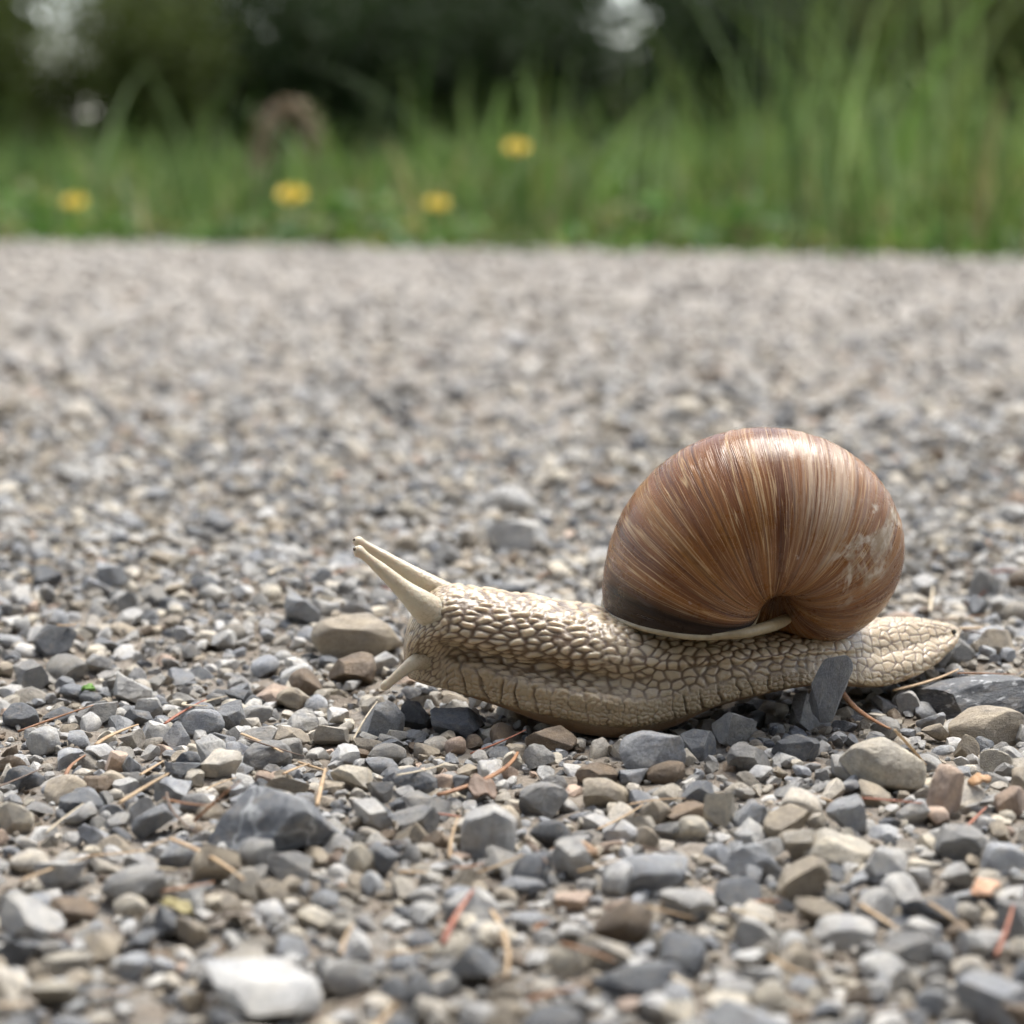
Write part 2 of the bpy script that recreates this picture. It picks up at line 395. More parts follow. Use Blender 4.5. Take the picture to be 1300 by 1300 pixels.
def tube(pts, rads, q=20, cap=True):
    pts = np.asarray(pts, float); n = len(pts)
    tg = np.gradient(pts, axis=0); tg /= np.linalg.norm(tg, axis=1)[:, None]
    ref = np.array([0, 0, 1.]) if abs(tg[0][2]) < .9 else np.array([0, 1., 0])
    al = np.linspace(0, 2 * math.pi, q, endpoint=False); out = []
    for p, t, r in zip(pts, tg, rads):
        a = np.cross(t, ref); a /= np.linalg.norm(a); b = np.cross(a, t)
        out.append(p + r * (np.cos(al)[:, None] * a + np.sin(al)[:, None] * b))
    V = np.concatenate(out); i = np.arange(n * q).reshape(n, q); j = np.roll(i, -1, 1)
    F = [np.stack([i[:-1], j[:-1], j[1:], i[1:]], -1).reshape(-1, 4)]
    if cap:
        V = np.concatenate([V, pts[:1], pts[-1:]]); c0, c1 = len(V) - 2, len(V) - 1
        F.append(np.stack([np.full(q, c0), j[0], i[0]], -1)); F.append(np.stack([np.full(q, c1), i[-1], j[-1]], -1))
    return V, F
def spline(P, n):
    P = np.asarray(P, float); d = np.concatenate([[0], np.cumsum(np.linalg.norm(np.diff(P, axis=0), axis=1))])
    t = np.linspace(0, d[-1], n)
    return np.stack([interp(t, d, P[:, k]) for k in range(P.shape[1])], -1)

def build_body(parent, MV, MF):
    S = np.array(STN, float); N = 640; Q = 270
    # arc-uniform-ish spacing, denser at the blunt head
    u = np.linspace(0, 1, N); px = S[0, 0] + (S[-1, 0] - S[0, 0]) * (u - .06 * np.sin(2 * math.pi * u) * 0 )
    px = np.where(u < .04, S[0, 0] + (px - S[0, 0]) * (u / .04), px)
    top, rim, bot, yc, wd, wf = (interp(px, S[:, 0], S[:, k]) for k in range(1, 7))
    yc, wd, wf = yc * .01, np.maximum(wd, .02) * .01, np.maximum(wf, .02) * .01
    def xz(px, py, y):
        out = np.array([at_y(a, b, c) for a, b, c in zip(px, py, y)]); return out
    Pt = xz(px, top, yc); Pr = xz(px, rim, yc - wf * .98); Pb = xz(px, bot, yc - wf * .8)
    x = Pt[:, 0]; zt = Pt[:, 2]; zr = Pr[:, 2]; zb = np.minimum(Pb[:, 2], zr - .0004)
    zt = np.maximum(zt, zr + .0006)
    H = zt - zr
    # half section control points (lateral, height): sole centre -> sole edge -> rim -> flank -> crease -> dome -> top
    prof = []
    for k in range(N):
        a, b, h = wd[k], wf[k], H[k]
        flat = float(sstep(1050, 1130, px[k]))                 # tail: low wedge without a crease
        hd = float(sstep(590, 545, px[k]))
        cre = b + (a - b) * .55
        cr_in = (.0022 * (1 - flat) * float(sstep(540, 580, px[k])) * float(sstep(900, 700, px[k])))
        pts = [(0, zb[k]), (b * .55, zb[k]), (b * .86, zb[k] + .15 * (zr[k] - zb[k])), (b * .97, zr[k] - .0004 * min(1, h / .004)), (b, zr[k] + .03 * h), (b * .985, zr[k] + .10 * h),
               (b * .93 + a * .03, zr[k] + .24 * h), (max(cre - cr_in, .3 * b), zr[k] + .40 * h), (a * (1.0 - .05 * flat), zr[k] + .54 * h), (a * (1.03 - .22 * flat), zr[k] + (.66 + .04 * flat) * h),
               (a * (.86 - .25 * flat), zr[k] + (.83 + .02 * flat) * h), (a * (.55 - .17 * flat), zr[k] + .955 * h), (0, zt[k])]
        prof.append(pts)
    prof = np.array(prof)
    # smooth controls along the body
    for _ in range(6): prof[1:-1] = (prof[:-2] + 2 * prof[1:-1] + prof[2:]) / 4
    half = Q // 2
    tt = np.linspace(0, prof.shape[1] - 1, half + 1)
    kn = np.arange(prof.shape[1], dtype=float)
    P = np.zeros((N, Q, 3)); ARC = np.zeros((N, Q)); VV = np.zeros((N, Q))
    # resample so that the visible flank is dense
    lat = np.stack([interp(tt, kn, prof[k, :, 0]) for k in range(N)]); hei = np.stack([interp(tt, kn, prof[k, :, 1]) for k in range(N)])
    d = np.sqrt(np.diff(lat, axis=1) ** 2 + np.diff(hei, axis=1) ** 2); arc = np.concatenate([np.zeros((N, 1)), np.cumsum(d, 1)], 1)
    arc = arc - arc[:, -1:]                                   # 0 at the top ridge, negative down the flank
    idx = np.concatenate([np.arange(half + 1), np.arange(half - 1, 0, -1)])
    sg = np.concatenate([np.full(half + 1, -1.), np.full(half - 1, 1.)])
    P[..., 0] = x[:, None]; P[..., 1] = yc[:, None] + sg[None] * lat[:, idx]; P[..., 2] = hei[:, idx]
    ARC = arc[:, idx] * -sg[None]; VV = np.broadcast_to(tt[idx][None], (N, Q))
    Qr = P.shape[1]
    # normals from the grid
    dx = np.gradient(P, axis=0); dv = np.roll(P, -1, 1) - np.roll(P, 1, 1)
    nr = np.cross(dx, dv); nr /= np.maximum(np.linalg.norm(nr, axis=-1), 1e-12)[..., None]
    out = P - np.stack([x, yc, (zt + zb) / 2], -1)[:, None]
    nr *= np.sign((nr * out).sum(-1))[..., None]
    # --- skin relief
    seg = np.sqrt(np.gradient(x) ** 2 + np.gradient(zt) ** 2 + np.gradient(yc) ** 2)
    s = np.cumsum(np.abs(np.gradient(x)))[:, None] * 1000 + 0 * ARC           # mm along the body
    a = ARC * 1000 * 1.0
    PX = px[:, None] + 0 * ARC
    wob = np.array([noise.noise(Vector((float(q[0]) * 260, float(q[1]) * 260, float(q[2]) * 260))) for q in P.reshape(-1, 3)[::1]]).reshape(N, Qr)
    wob2 = np.array([noise.noise(Vector((float(q[0]) * 700 + 9, float(q[1]) * 700, float(q[2]) * 700))) for q in P.reshape(-1, 3)[::1]]).reshape(N, Qr)
    def cell(u, v, seed, edge): 
        f1, f2 = voronoi(u, v, seed); return sstep(0, edge, f2 - f1)
    sl_ = s + .55 * np.abs(a) + .35 * wob
    neck = cell((s - .45 * a * np.sign(ARC + 1e-9) * 1.0) / 2.35 + .25 * wob, (a + .22 * s * np.sign(ARC)) / 1.0 + .2 * wob2, 3, .75)
    head = cell(s / 1.05 + .2 * wob, (a + .3 * s) / .72 + .2 * wob2, 5, .6)
    mid = cell(s / 1.7 + .3 * wob, a / 1.2 + .3 * wob2, 8, .55)
    tail = cell(s / 1.55 + .4 * wob, a / 1.35 + .4 * wob2, 13, .34)
    fine = cell(s / .8 + .2 * wob, a / .62 + .2 * wob2, 21, .45)
    gl = s / 2.25 + .38 * wob + .22 * wob2 + .05 * a
    groove = 1 - (1 - sstep(.0, .15, np.abs(gl - np.round(gl)))) * np.clip(.65 + .9 * np.sin(np.round(gl) * 12.9898) , .45, 1)
    wh = sstep(585, 540, PX) * 1.0
    wt = sstep(1000, 1070, PX)
    wm = sstep(730, 820, PX) * (1 - wt)
    wn = np.clip(1 - wh - wt - wm, 0, 1)
    tub = wn * neck + wh * head + wm * mid + wt * tail
    amp = wn * .00040 + wh * .00017 + wm * .00020 + wt * .00013
    fw_ = sstep(6.6, 5.3, VV) * sstep(2.6, 3.2, VV) * sstep(545, 600, PX) * (1 - .75 * wt)     # foot band
    foot_t = groove * (.55 + .45 * fine)
    tubf = tub * (1 - fw_) + foot_t * fw_
    hgt = tub * amp * (1 - fw_) + fw_ * (groove * .00036 + fine * .00018)
    sole = sstep(3.3, 2.4, VV)
    hgt = hgt * (1 - sole)
    tip = np.minimum(1, np.minimum(sstep(512, 520, PX), sstep(1221, 1205, PX)))
    P = P + nr * ((hgt - .00012) * (.25 + .75 * tip))[..., None] + nr * (.00022 * wob * (1 - sole) * tip)[..., None]
    tubf = tubf * (1 - sole) + .9 * sole
    i = np.arange(N * Qr).reshape(N, Qr); j = np.roll(i, -1, 1)
    F4 = [np.stack([i[:-1], j[:-1], j[1:], i[1:]], -1).reshape(-1, 4)]
    V = [P.reshape(-1, 3)]; nv = N * Qr
    c0, c1 = P[0].mean(0) - np.array([.00015, 0, 0]), P[-1].mean(0) + np.array([.0003, 0, 0])
    V.append(np.stack([c0, c1])); F3 = [np.stack([np.full(Qr, nv), j[0], i[0]], -1), np.stack([np.full(Qr, nv + 1), i[-1], j[-1]], -1)]
    nv += 2
    TUB = [tubf.ravel(), np.ones(2)]; FO = [np.clip(fw_ + .15 * wt + .45 * (1 - wt) * sstep(9.5, 6.5, VV), 0, 1).ravel(), np.zeros(2)]; PA = [np.zeros(N * Qr + 2)]
    SO = [np.concatenate([(sole).ravel(), np.zeros(2)])]
    # tentacles
    def tent(ctrl, rads, n, seed, pale):
        nonlocal nv
        c = spline(np.column_stack([np.array([at_y(a_, b_, y_ * .01) for a_, b_, y_ in ctrl]), np.array(rads) * .001]), n)
        Vt, Ft = tube(c[:, :3], c[:, 3], 40)
        core = np.repeat(c[:, :3], 40, 0)
        r2 = np.random.default_rng(seed)
        ring = np.repeat(np.arange(n), 40) / n; ang = np.tile(np.arange(40), n)
        f1, f2 = voronoi(ring * n / 3.6, ang / 2.5, seed)
        h = sstep(0, .5, f2 - f1) * .00005 * (1 - sstep(.75, .95, ring))
        dn = Vt[:n * 40] - core; dn /= np.maximum(np.linalg.norm(dn, axis=1), 1e-9)[:, None]
        Vt[:n * 40] += dn * h[:, None]
        V.append(Vt)
        for f in Ft: (F4 if f.shape[1] == 4 else F3).append(f + nv)
        nv += len(Vt)
        tb = np.concatenate([.35 + .65 * sstep(0, .5, f2 - f1), [1, 1]]); TUB.append(tb); FO.append(np.zeros(len(Vt)))
        PA.append(np.concatenate([pale * sstep(.12, .45, ring), [pale, pale]])); SO.append(np.zeros(len(Vt)))
        return c
    c1_ = tent([(566, 793, -.10), (553, 782, -.34), (536, 768, -.46), (512, 748, -.50), (484, 723, -.52), (462, 705, -.53), (453.5, 698.5, -.53), (449.5, 696.5, -.53)],
               [2.5, 2.4, 1.95, 1.28, .86, .64, .76, .34], 110, 31, 1.0)
    c2_ = tent([(592, 774, .2), (568, 758, .25), (545, 743, .27), (516, 725, .28), (486, 706, .29), (463, 692, .30), (453, 687, .30), (448.5, 685, .30)],
               [2.2, 1.9, 1.5, 1.1, .78, .60, .72, .33], 110, 37, 1.0)
    tent([(538, 838, -.30), (525, 842, -.46), (510, 853, -.52), (496, 865, -.55), (486.5, 872.5, -.56), (484, 874.5, -.56)], [1.3, 1.0, .72, .58, .55, .25], 60, 41, 1.0)
    tent([(532, 842, .25), (520, 846, .33), (508, 853, .36), (500, 858, .37)], [1.1, .8, .55, .3], 40, 43, .9)
    V.append(MV); F4.append(MF + nv); nv += len(MV); TUB.append(np.full(len(MV), .8)); FO.append(np.full(len(MV), .4)); PA.append(np.zeros(len(MV))); SO.append(np.zeros(len(MV)))
    me = mesh_np('body', np.concatenate(V), [np.concatenate(F4), np.concatenate(F3)])
    attr(me, 'tub', np.concatenate(TUB)); attr(me, 'foot', np.concatenate(FO)); attr(me, 'pale', np.concatenate(PA)); attr(me, 'sole', np.concatenate(SO))
    b = obj('body', me, M_SKIN, parent)
    b['label'] = 'cream wrinkled body with long eye stalks and spread foot'
    # eyes at the tips of the long tentacles
    for c, r in ((c1_, .00026), (c2_, .00022)):
        bm_v, bm_f = ICO[1]
        e = obj('eye', mesh_np('eye', bm_v * r + c[-6, :3] + np.array([-.00045, -.00035, .00030]), bm_f), M_EYE, b)
    BODY.update(x=x, yc=yc, wf=wf, zb=zb)

# ico spheres -------------------------------------------------------
def ico(sub):
    p = (1 + 5 ** .5) / 2
    V = [(-1, p, 0), (1, p, 0), (-1, -p, 0), (1, -p, 0), (0, -1, p), (0, 1, p), (0, -1, -p), (0, 1, -p), (p, 0, -1), (p, 0, 1), (-p, 0, -1), (-p, 0, 1)]
    F = [(0, 11, 5), (0, 5, 1), (0, 1, 7), (0, 7, 10), (0, 10, 11), (1, 5, 9), (5, 11, 4), (11, 10, 2), (10, 7, 6), (7, 1, 8), (3, 9, 4), (3, 4, 2), (3, 2, 6), (3, 6, 8), (3, 8, 9), (4, 9, 5), (2, 4, 11), (6, 2, 10), (8, 6, 7), (9, 8, 1)]
    V = [np.array(v) / np.linalg.norm(v) for v in V]
    for _ in range(sub):
        c = {}; G = []
        def m(a, b):
            k = (min(a, b), max(a, b))
            if k not in c:
                q = V[a] + V[b]; V.append(q / np.linalg.norm(q)); c[k] = len(V) - 1
            return c[k]
        for a, b, d in F:
            x, y, z = m(a, b), m(b, d), m(d, a); G += [(a, x, z), (b, y, x), (d, z, y), (x, y, z)]
        F = G
    return np.array(V), np.array(F)
ICO = [ico(k) for k in range(5)]

snail = empty('snail', (0, 0, 0), 'cream Roman snail with brown shell crawling over grey gravel', 'snail')
MV, MF = build_shell(snail)
build_body(snail, MV, MF)

# ------------------------------------------------------------------ stones
def rock_shape(seed, sub, ang, dims=(1, .8, .6)):
    """ang 0 = river-rounded, 1 = freshly broken"""
    r = np.random.default_rng(seed); v, f = ICO[sub]; v = v.copy()
    n = int(8 + 8 * r.random()) if ang > .4 else int(6 + 4 * r.random())
    for _ in range(n):
        q = r.normal(size=3); q /= np.linalg.norm(q)
        d = r.uniform(.36, .74) if ang > .4 else r.uniform(.50, .84)
        ov = v @ q - d
        v = np.where((ov > 0)[:, None], v - q * (ov * (.985 if ang > .4 else .86))[:, None], v)
    o = r.uniform(0, 50, 3)
    if sub >= 2:
        h = np.array([noise.noise(Vector(x * 1.6 + o)) * .09 + noise.noise(Vector(x * 4.5 + o)) * .030 + (noise.noise(Vector(x * 11 + o)) * .018 if sub > 2 else 0) for x in v])
        v = v * (1 + h * (1 if ang > .4 else .8))[:, None]
    else: v = v * (1 + r.normal(0, .06, len(v)))[:, None]
    lo, hi = v.min(0), v.max(0); v = (v - (lo + hi) / 2) / ((hi - lo) / 2)
    return v * np.array(dims), f
COLS = {'light_grey': (.50, .49, .47), 'blue_grey': (.325, .335, .35), 'mid_grey': (.29, .285, .275), 'dark_grey': (.15, .158, .17),
        'tan': (.39, .335, .26), 'cream': (.56, .51, .42), 'pink': (.54, .41, .32), 'brown': (.20, .15, .105), 'white': (.53, .525, .51)}
WORD = {'light_grey': 'light grey', 'blue_grey': 'bluish grey', 'mid_grey': 'mid grey', 'dark_grey': 'dark slate grey', 'tan': 'tan', 'cream': 'cream', 'pink': 'pinkish', 'brown': 'brown', 'white': 'chalky white'}
PLACED = []        # (x, y, radius)
HG = .0005; HX0, HY0, HNX, HNY = -.12, -.14, 520, 900
HMAP = np.zeros((HNY, HNX)); 
gx = HX0 + HG * np.arange(HNX); gy = HY0 + HG * np.arange(HNY)
HMAP[:] = ground_z(*np.meshgrid(gx, gy))
def stamp(x, y, rx, ry, ztop, zmid):
    i0, i1 = int((x - rx - HX0) / HG), int((x + rx - HX0) / HG) + 1; j0, j1 = int((y - ry - HY0) / HG), int((y + ry - HY0) / HG) + 1
    i0, j0 = max(i0, 0), max(j0, 0); i1, j1 = min(i1, HNX), min(j1, HNY)
    if i1 <= i0 or j1 <= j0: return
    X, Y = np.meshgrid(gx[i0:i1], gy[j0:j1]); q = ((X - x) / rx) ** 2 + ((Y - y) / ry) ** 2
    z = np.where(q < 1, zmid + (ztop - zmid) * np.sqrt(np.maximum(0, 1 - q)), -1)
    HMAP[j0:j1, i0:i1] = np.maximum(HMAP[j0:j1, i0:i1], z)
def sole_z(x, y):
    """height of the underside of the foot above (x, y), or None"""
    B = BODY
    if x < B['x'][0] or x > B['x'][-1]: return None
    k = int(np.argmin(np.abs(B['x'] - x)))
    if abs(y - B['yc'][k]) > B['wf'][k] * 1.0: return None
    return float(B['zb'][k])
def sole_min(x, y, r):
    zs = [sole_z(x + r * a, y + r * b) for a, b in ((0, 0), (.7, 0), (-.7, 0), (0, .7), (0, -.7), (.5, .5), (-.5, .5), (.5, -.5), (-.5, -.5))]
    zs = [z for z in zs if z is not None]
    return min(zs) if zs else None

# hand placed stones: px centre x, y, width, height, colour, shape, label
HAND = [
 (352, 1047, 178, 96, 'dark_grey', 'veined', 'big dark slate rock with white veins, largest stone in the gravel'),
 (328, 1262, 176, 76, 'white', 'slab', 'big chalky white flat stone with a broad broken top'),
 (35, 1172, 92, 62, 'light_grey', 'ang', 'large light grey slanted stone apart from the big rocks'),
 (485, 916, 62, 50, 'blue_grey', 'ang', 'bluish grey faceted stone below the snail\'s lower feelers'),
 (527, 912, 40, 42, 'dark_grey', 'ang', 'small dark grey upright chip below the snail\'s chin'),
 (583, 921, 78, 46, 'dark_grey', 'ang', 'dark grey flat-faced stone under the raised front of the foot'),
 (340, 962, 64, 38, 'mid_grey', 'round', 'grey-brown rounded stone on bare grit near two straws'),
 (366, 999, 70, 42, 'tan', 'ang', 'tan-grey blocky stone behind the veined slate rock'),
 (446, 989, 52, 36, 'cream', 'ang', 'beige block beside a short upright straw'),
 (527, 996, 60, 40, 'dark_grey', 'round', 'dark grey smooth oval stone at the tip of the spotted needle'),
 (482, 1007, 38, 30, 'mid_grey', 'ang', 'small mid grey chip touching the dark oval stone'),
 (474, 1037, 54, 40, 'light_grey', 'ang', 'light violet-grey faceted stone next to the veined rock'),
 (620, 1060, 74, 74, 'light_grey', 'fleck', 'pale grey tall stone flecked with white crystals'),
 (529, 1044, 60, 42, 'mid_grey', 'ang', 'grey-brown stone between violet-grey and crystal-flecked stones'),
 (459, 1094, 40, 44, 'cream', 'round', 'cream rounded pebble paired with a dark one'),
 (490, 1097, 32, 40, 'dark_grey', 'round', 'dark rounded pebble paired with a cream one'),
 (370, 1102, 62, 44, 'mid_grey', 'ang', 'mid grey pointed stone touching the veined rock\'s foot'),
 (214, 1174, 46, 50, 'dark_grey', 'ang', 'dark grey upright stone in blurred pale gravel'),
 (170, 1127, 84, 52, 'mid_grey', 'ang', 'broad grey-tan stone with two straws above it'),
 (165, 1153, 48, 34, 'cream', 'round', 'beige rounded pebble leaning on the broad grey-tan stone'),
 (302, 903, 48, 30, 'cream', 'round', 'pale cream oval pebble among grey chips'),
 (372, 889, 48, 34, 'tan', 'round', 'tan rounded pebble touching the pale cream oval'),
 (252, 909, 50, 36, 'blue_grey', 'round', 'bluish round-backed stone behind an upright grey stone'),
 (226, 937, 40, 42, 'blue_grey', 'ang', 'upright bluish grey stone with a dark underside'),
 (189, 902, 36, 32, 'light_grey', 'round', 'light grey pebble at the end of a bent straw'),
 (123, 908, 56, 36, 'mid_grey', 'ang', 'slanting grey wedge stone beside a bent straw'),
 (165, 880, 58, 40, 'light_grey', 'ang', 'light grey wide stone behind the bent straw'),
 (167, 975, 26, 32, 'blue_grey', 'ang', 'small bluish upright chip beside a split straw'),
 (124, 998, 46, 26, 'brown', 'round', 'dark brown flat pebble below the split straw'),
 (103, 1023, 58, 34, 'dark_grey', 'ang', 'dark grey low wedge beside a tan straw'),
 (20, 1040, 50, 44, 'cream', 'round', 'large cream rounded stone with smooth face'),
 (829, 961, 86, 62, 'blue_grey', 'round', 'large bluish rounded stone with pale top under the foot'),
 (845, 983, 52, 30, 'brown', 'flat', 'brown lens-shaped stone leaning on the large bluish one'),
 (886, 949, 50, 44, 'dark_grey', 'ang', 'dark blue-grey faceted stone beside the large bluish one'),
 (1021, 908, 54, 54, 'mid_grey', 'tall', 'grey pyramid-shaped stone before the upright slate wedge'),
 (1052, 872, 44, 82, 'blue_grey', 'wedge', 'upright slate wedge standing against the snail\'s foot'),
 (1120, 977, 110, 70, 'cream', 'block', 'big cream block-shaped stone with rounded corners'),
 (1197, 1010, 54, 76, 'pink', 'tall', 'pinkish cream leaning stone touching the big cream block'),
 (1254, 924, 108, 50, 'tan', 'flat', 'flat grey-tan slab with rounded edges'),
 (1240, 884, 150, 48, 'dark_grey', 'slabfleck', 'wide dark slate slab flecked white beyond the tan slab'),
 (950, 964, 60, 44, 'mid_grey', 'ang', 'greenish grey broken stone near the snail\'s shadow'),
 (1010, 952, 60, 40, 'dark_grey', 'ang', 'dark slate chip in front of the grey pyramid stone'),
 (1075, 1037, 54, 54, 'blue_grey', 'ang', 'bluish grey squarish stone in front of the big cream block'),
 (1160, 1032, 46, 34, 'light_grey', 'round', 'pale bluish pebble at the foot of the pinkish stone'),
 (1219, 1072, 64, 44, 'mid_grey', 'round', 'mid grey oval stone beside the orange leaf scrap'),
 (1121, 1097, 66, 46, 'light_grey', 'ang', 'light grey rough stone between two tan splinters'),
 (822, 1110, 106, 56, 'blue_grey', 'round', 'large bluish pale-topped stone with a dark underside'),
 (730, 1098, 58, 60, 'light_grey', 'ang', 'light grey upright stone below the peach leaf scrap'),
 (792, 1057, 58, 32, 'white', 'ang', 'chalky white low stone next to the peach leaf scrap'),
 (832, 1034, 44, 38, 'tan', 'round', 'tan egg-shaped pebble near the cream egg-shaped one'),
 (877, 1054, 48, 36, 'cream', 'round', 'cream egg-shaped pebble with peach tint'),
 (967, 1094, 90, 50, 'blue_grey', 'ang', 'pale violet-grey flat-faced stone with sharp edges'),
 (1020, 1118, 72, 58, 'tan', 'ang', 'grey-tan broken stone touching the violet-grey flat one'),
 (937, 1138, 64, 40, 'dark_grey', 'ang', 'dark grey stone below the violet-grey flat one'),
 (690, 1017, 66, 48, 'mid_grey', 'round', 'grey stone with a pale cap below the snail\'s foot'),
 (770, 1010, 62, 42, 'tan', 'ang', 'beige-grey rough stone below the large bluish rounded one'),
 (914, 1031, 40, 50, 'cream', 'ang', 'cream and grey upright chip beside egg-shaped pebbles'),
 (953, 1039, 48, 36, 'blue_grey', 'ang', 'bluish grey small block beside a tan-grey one'),
 (998, 1047, 66, 42, 'tan', 'ang', 'tan-grey small block beside a bluish one'),
 (1062, 1080, 96, 50, 'cream', 'flat', 'pale cream flat stone below the bluish squarish one'),
 (1226, 951, 36, 36, 'tan', 'round', 'small grey-beige pebble below the tan slab'),
 (1282, 963, 38, 30, 'light_grey', 'round', 'pale grey pebble near the edge of the tan slab'),
 (1286, 1022, 46, 48, 'pink', 'round', 'pinkish rounded stone beyond the orange leaf scrap'),
 (1182, 1160, 78, 48, 'dark_grey', 'ang', 'dark slate stone with a peaked top in blurred gravel'),
 (1288, 1172, 56, 54, 'mid_grey', 'ang', 'grey angular stone next to a dark peaked one'),
 (1262, 1278, 108, 64, 'blue_grey', 'ang', 'large blurred bluish grey block in pale gravel'),
 (812, 1245, 118, 50, 'dark_grey', 'flat', 'long low dark grey stone on the blurred gravel'),
 (1072, 1187, 98, 44, 'light_grey', 'flat', 'pale grey broad low stone on the blurred gravel'),
 (1005, 1205, 54, 44, 'white', 'round', 'chalky white rounded stone beside the pale broad one'),
 (1120, 1230, 64, 40, 'white', 'round', 'blurred chalky pebble before the pale broad stone'),
 (718, 1221, 50, 44, 'cream', 'round', 'blurred cream pebble near the long low dark stone'),
 (382, 776, 54, 44, 'blue_grey', 'ang', 'bluish grey angular stone next to an upright straw'),
 (455, 810, 118, 58, 'tan', 'flat', 'broad flat tan stone behind the snail\'s mouth'),
 (447, 853, 62, 44, 'brown', 'ang', 'dark brownish stone tucked under the broad flat tan one'),
 (648, 638, 74, 40, 'light_grey', 'round', 'out-of-focus pale stone beyond the snail\'s neck'),
 (656, 682, 80, 44, 'white', 'ang', 'out-of-focus chalky stone just beyond the snail\'s neck'),
 (90, 603, 56, 28, 'white', 'flat', 'blurred bright white flat stone alone on the road'),
 (1251, 746, 42, 44, 'mid_grey', 'round', 'grey egg-shaped stone behind the snail\'s tail'),
 (1285, 656, 46, 30, 'white', 'round', 'blurred bright pebble beyond the snail\'s tail'),
 (72, 818, 58, 44, 'dark_grey', 'ang', 'dark bluish faceted rock with a lit side'),
 (40, 862, 44, 42, 'mid_grey', 'ang', 'grey peaked stone beside the dark bluish faceted rock'),
 (1195, 838, 26, 36, 'light_grey', 'tall', 'pale upright pebble propping the tip of the tail'),
 (1150, 893, 36, 32, 'light_grey', 'ang', 'pale angular chip below the tail'),
 (1180, 918, 40, 28, 'blue_grey', 'ang', 'bluish low stone beside the brown twig'),
 (1262, 815, 52, 34, 'tan', 'ang', 'tan broken stone just beyond the tail tip'),
 (640, 935, 36, 34, 'brown', 'ang', 'dark brown chip under the raised foot'),
 (700, 942, 66, 40, 'brown', 'round', 'brown-grey stone shaded by the foot'),
 (612, 1003, 28, 24, 'blue_grey', 'round', 'little bluish pebble below the spotted needle'),
 (588, 1000, 30, 30, 'dark_grey', 'ang', 'little dark cube-like pebble below the spotted needle'),
]
TPL = {}
DIMS = {'ang': (.55, 1), 'round': (.0, 1), 'flat': (.2, 1), 'veined': (.9, 1), 'fleck': (.9, 1), 'tall': (.7, 1), 'wedge': (.9, 1), 'block': (.45, 1), 'slabfleck': (.9, 1)}
def tpl(key, sub, ang, dims):
    if key not in TPL:
        v, f = rock_shape(abs(hash(key)) % 9999 if not isinstance(key, int) else key, sub, ang, dims)
        TPL[key] = (v, f, mesh_np('stone', v, f, sharp=26 if ang > .4 else 0))
    return TPL[key]
LANDMARKS = []
def add_stone(x, y, zc, sx, sy, sz, yaw, tilt, me, mat, col, label, group='loose stones of the gravel road'):
    m = me
    o = bpy.data.objects.new('pebble', m); COL.objects.link(o)
    if not m.materials: m.materials.append(None)
    o.material_slots[0].link = 'OBJECT'; o.material_slots[0].material = mat
    o.location = (x, y, zc); o.scale = (sx, sy, sz); o.rotation_euler = (tilt[0], tilt[1], yaw)
    o.color = (*col, 1); o['label'] = label; o['category'] = 'stone'; o['group'] = group
    return o
r = np.random.default_rng(5)
for k, (px, py, wpx, hpx, cn, shp, label) in enumerate(HAND):
    seed = 500 + k
    ang = {'round': .2, 'flat': .3, 'block': .3}.get(shp, .9)
    v, f, me = tpl(seed, 4 if 700 < py < 1130 else 3, ang, (1, 1, 1))
    g = on_ground(px, py, .002); dep = (g - CAM) @ FWD; pm = dep / FPX      # metres per pixel
    sx = wpx * pm / 2
    asp = {'flat': .75, 'slab': .85, 'slabfleck': .7, 'tall': .8, 'wedge': .45, 'block': .75}.get(shp, .8)
    sy = sx * asp * r.uniform(.9, 1.1)
    sn = abs((g - CAM)[2]) / np.linalg.norm(g - CAM)
    hh = hpx * pm
    sz = max((hh ** 2 - (2 * sy * sn) ** 2 * .6), (.35 * hh) ** 2) ** .5 / 2 * 1.12
    if shp in ('tall', 'wedge'): sz = hh / 2 * 1.05
    gz = float(ground_z(g[0], g[1]))
    P = at_y(px, py, g[1]); zc = sz * .62 + gz
    # depth such that the centre of the stone projects on the pixel
    for _ in range(4):
        g = on_ground(px, py, zc); zc = sz * (.62 if shp not in ('wedge',) else .85) + float(ground_z(g[0], g[1]))
    x, y = g[0], g[1]
    if shp == 'wedge': y = -.0075; q = at_y(px, py, y); x, zc = q[0], q[2]
    sm = sole_min(x, y, max(sx, sy) * .8)
    if sm is not None and shp != 'wedge' and zc + sz * .8 > sm: zc = sm - sz * .8
    col = np.array(COLS[cn]) * r.uniform(.9, 1.12)
    mat = {'veined': M_VEIN, 'fleck': M_FLECK, 'slabfleck': M_FLECK}.get(shp, M_STONE)
    add_stone(x, y, zc, sx, sy, sz, r.uniform(-.3, .3), (r.normal(0, .10), r.normal(0, .10) if shp != 'wedge' else .22), me, mat, col, label)
    PLACED.append((x, y, max(sx, sy) * .92 if shp != 'wedge' else sx)); stamp(x, y, sx, sy, zc + sz, zc)
    LANDMARKS.append((x, y, label, max(sx, sy)))

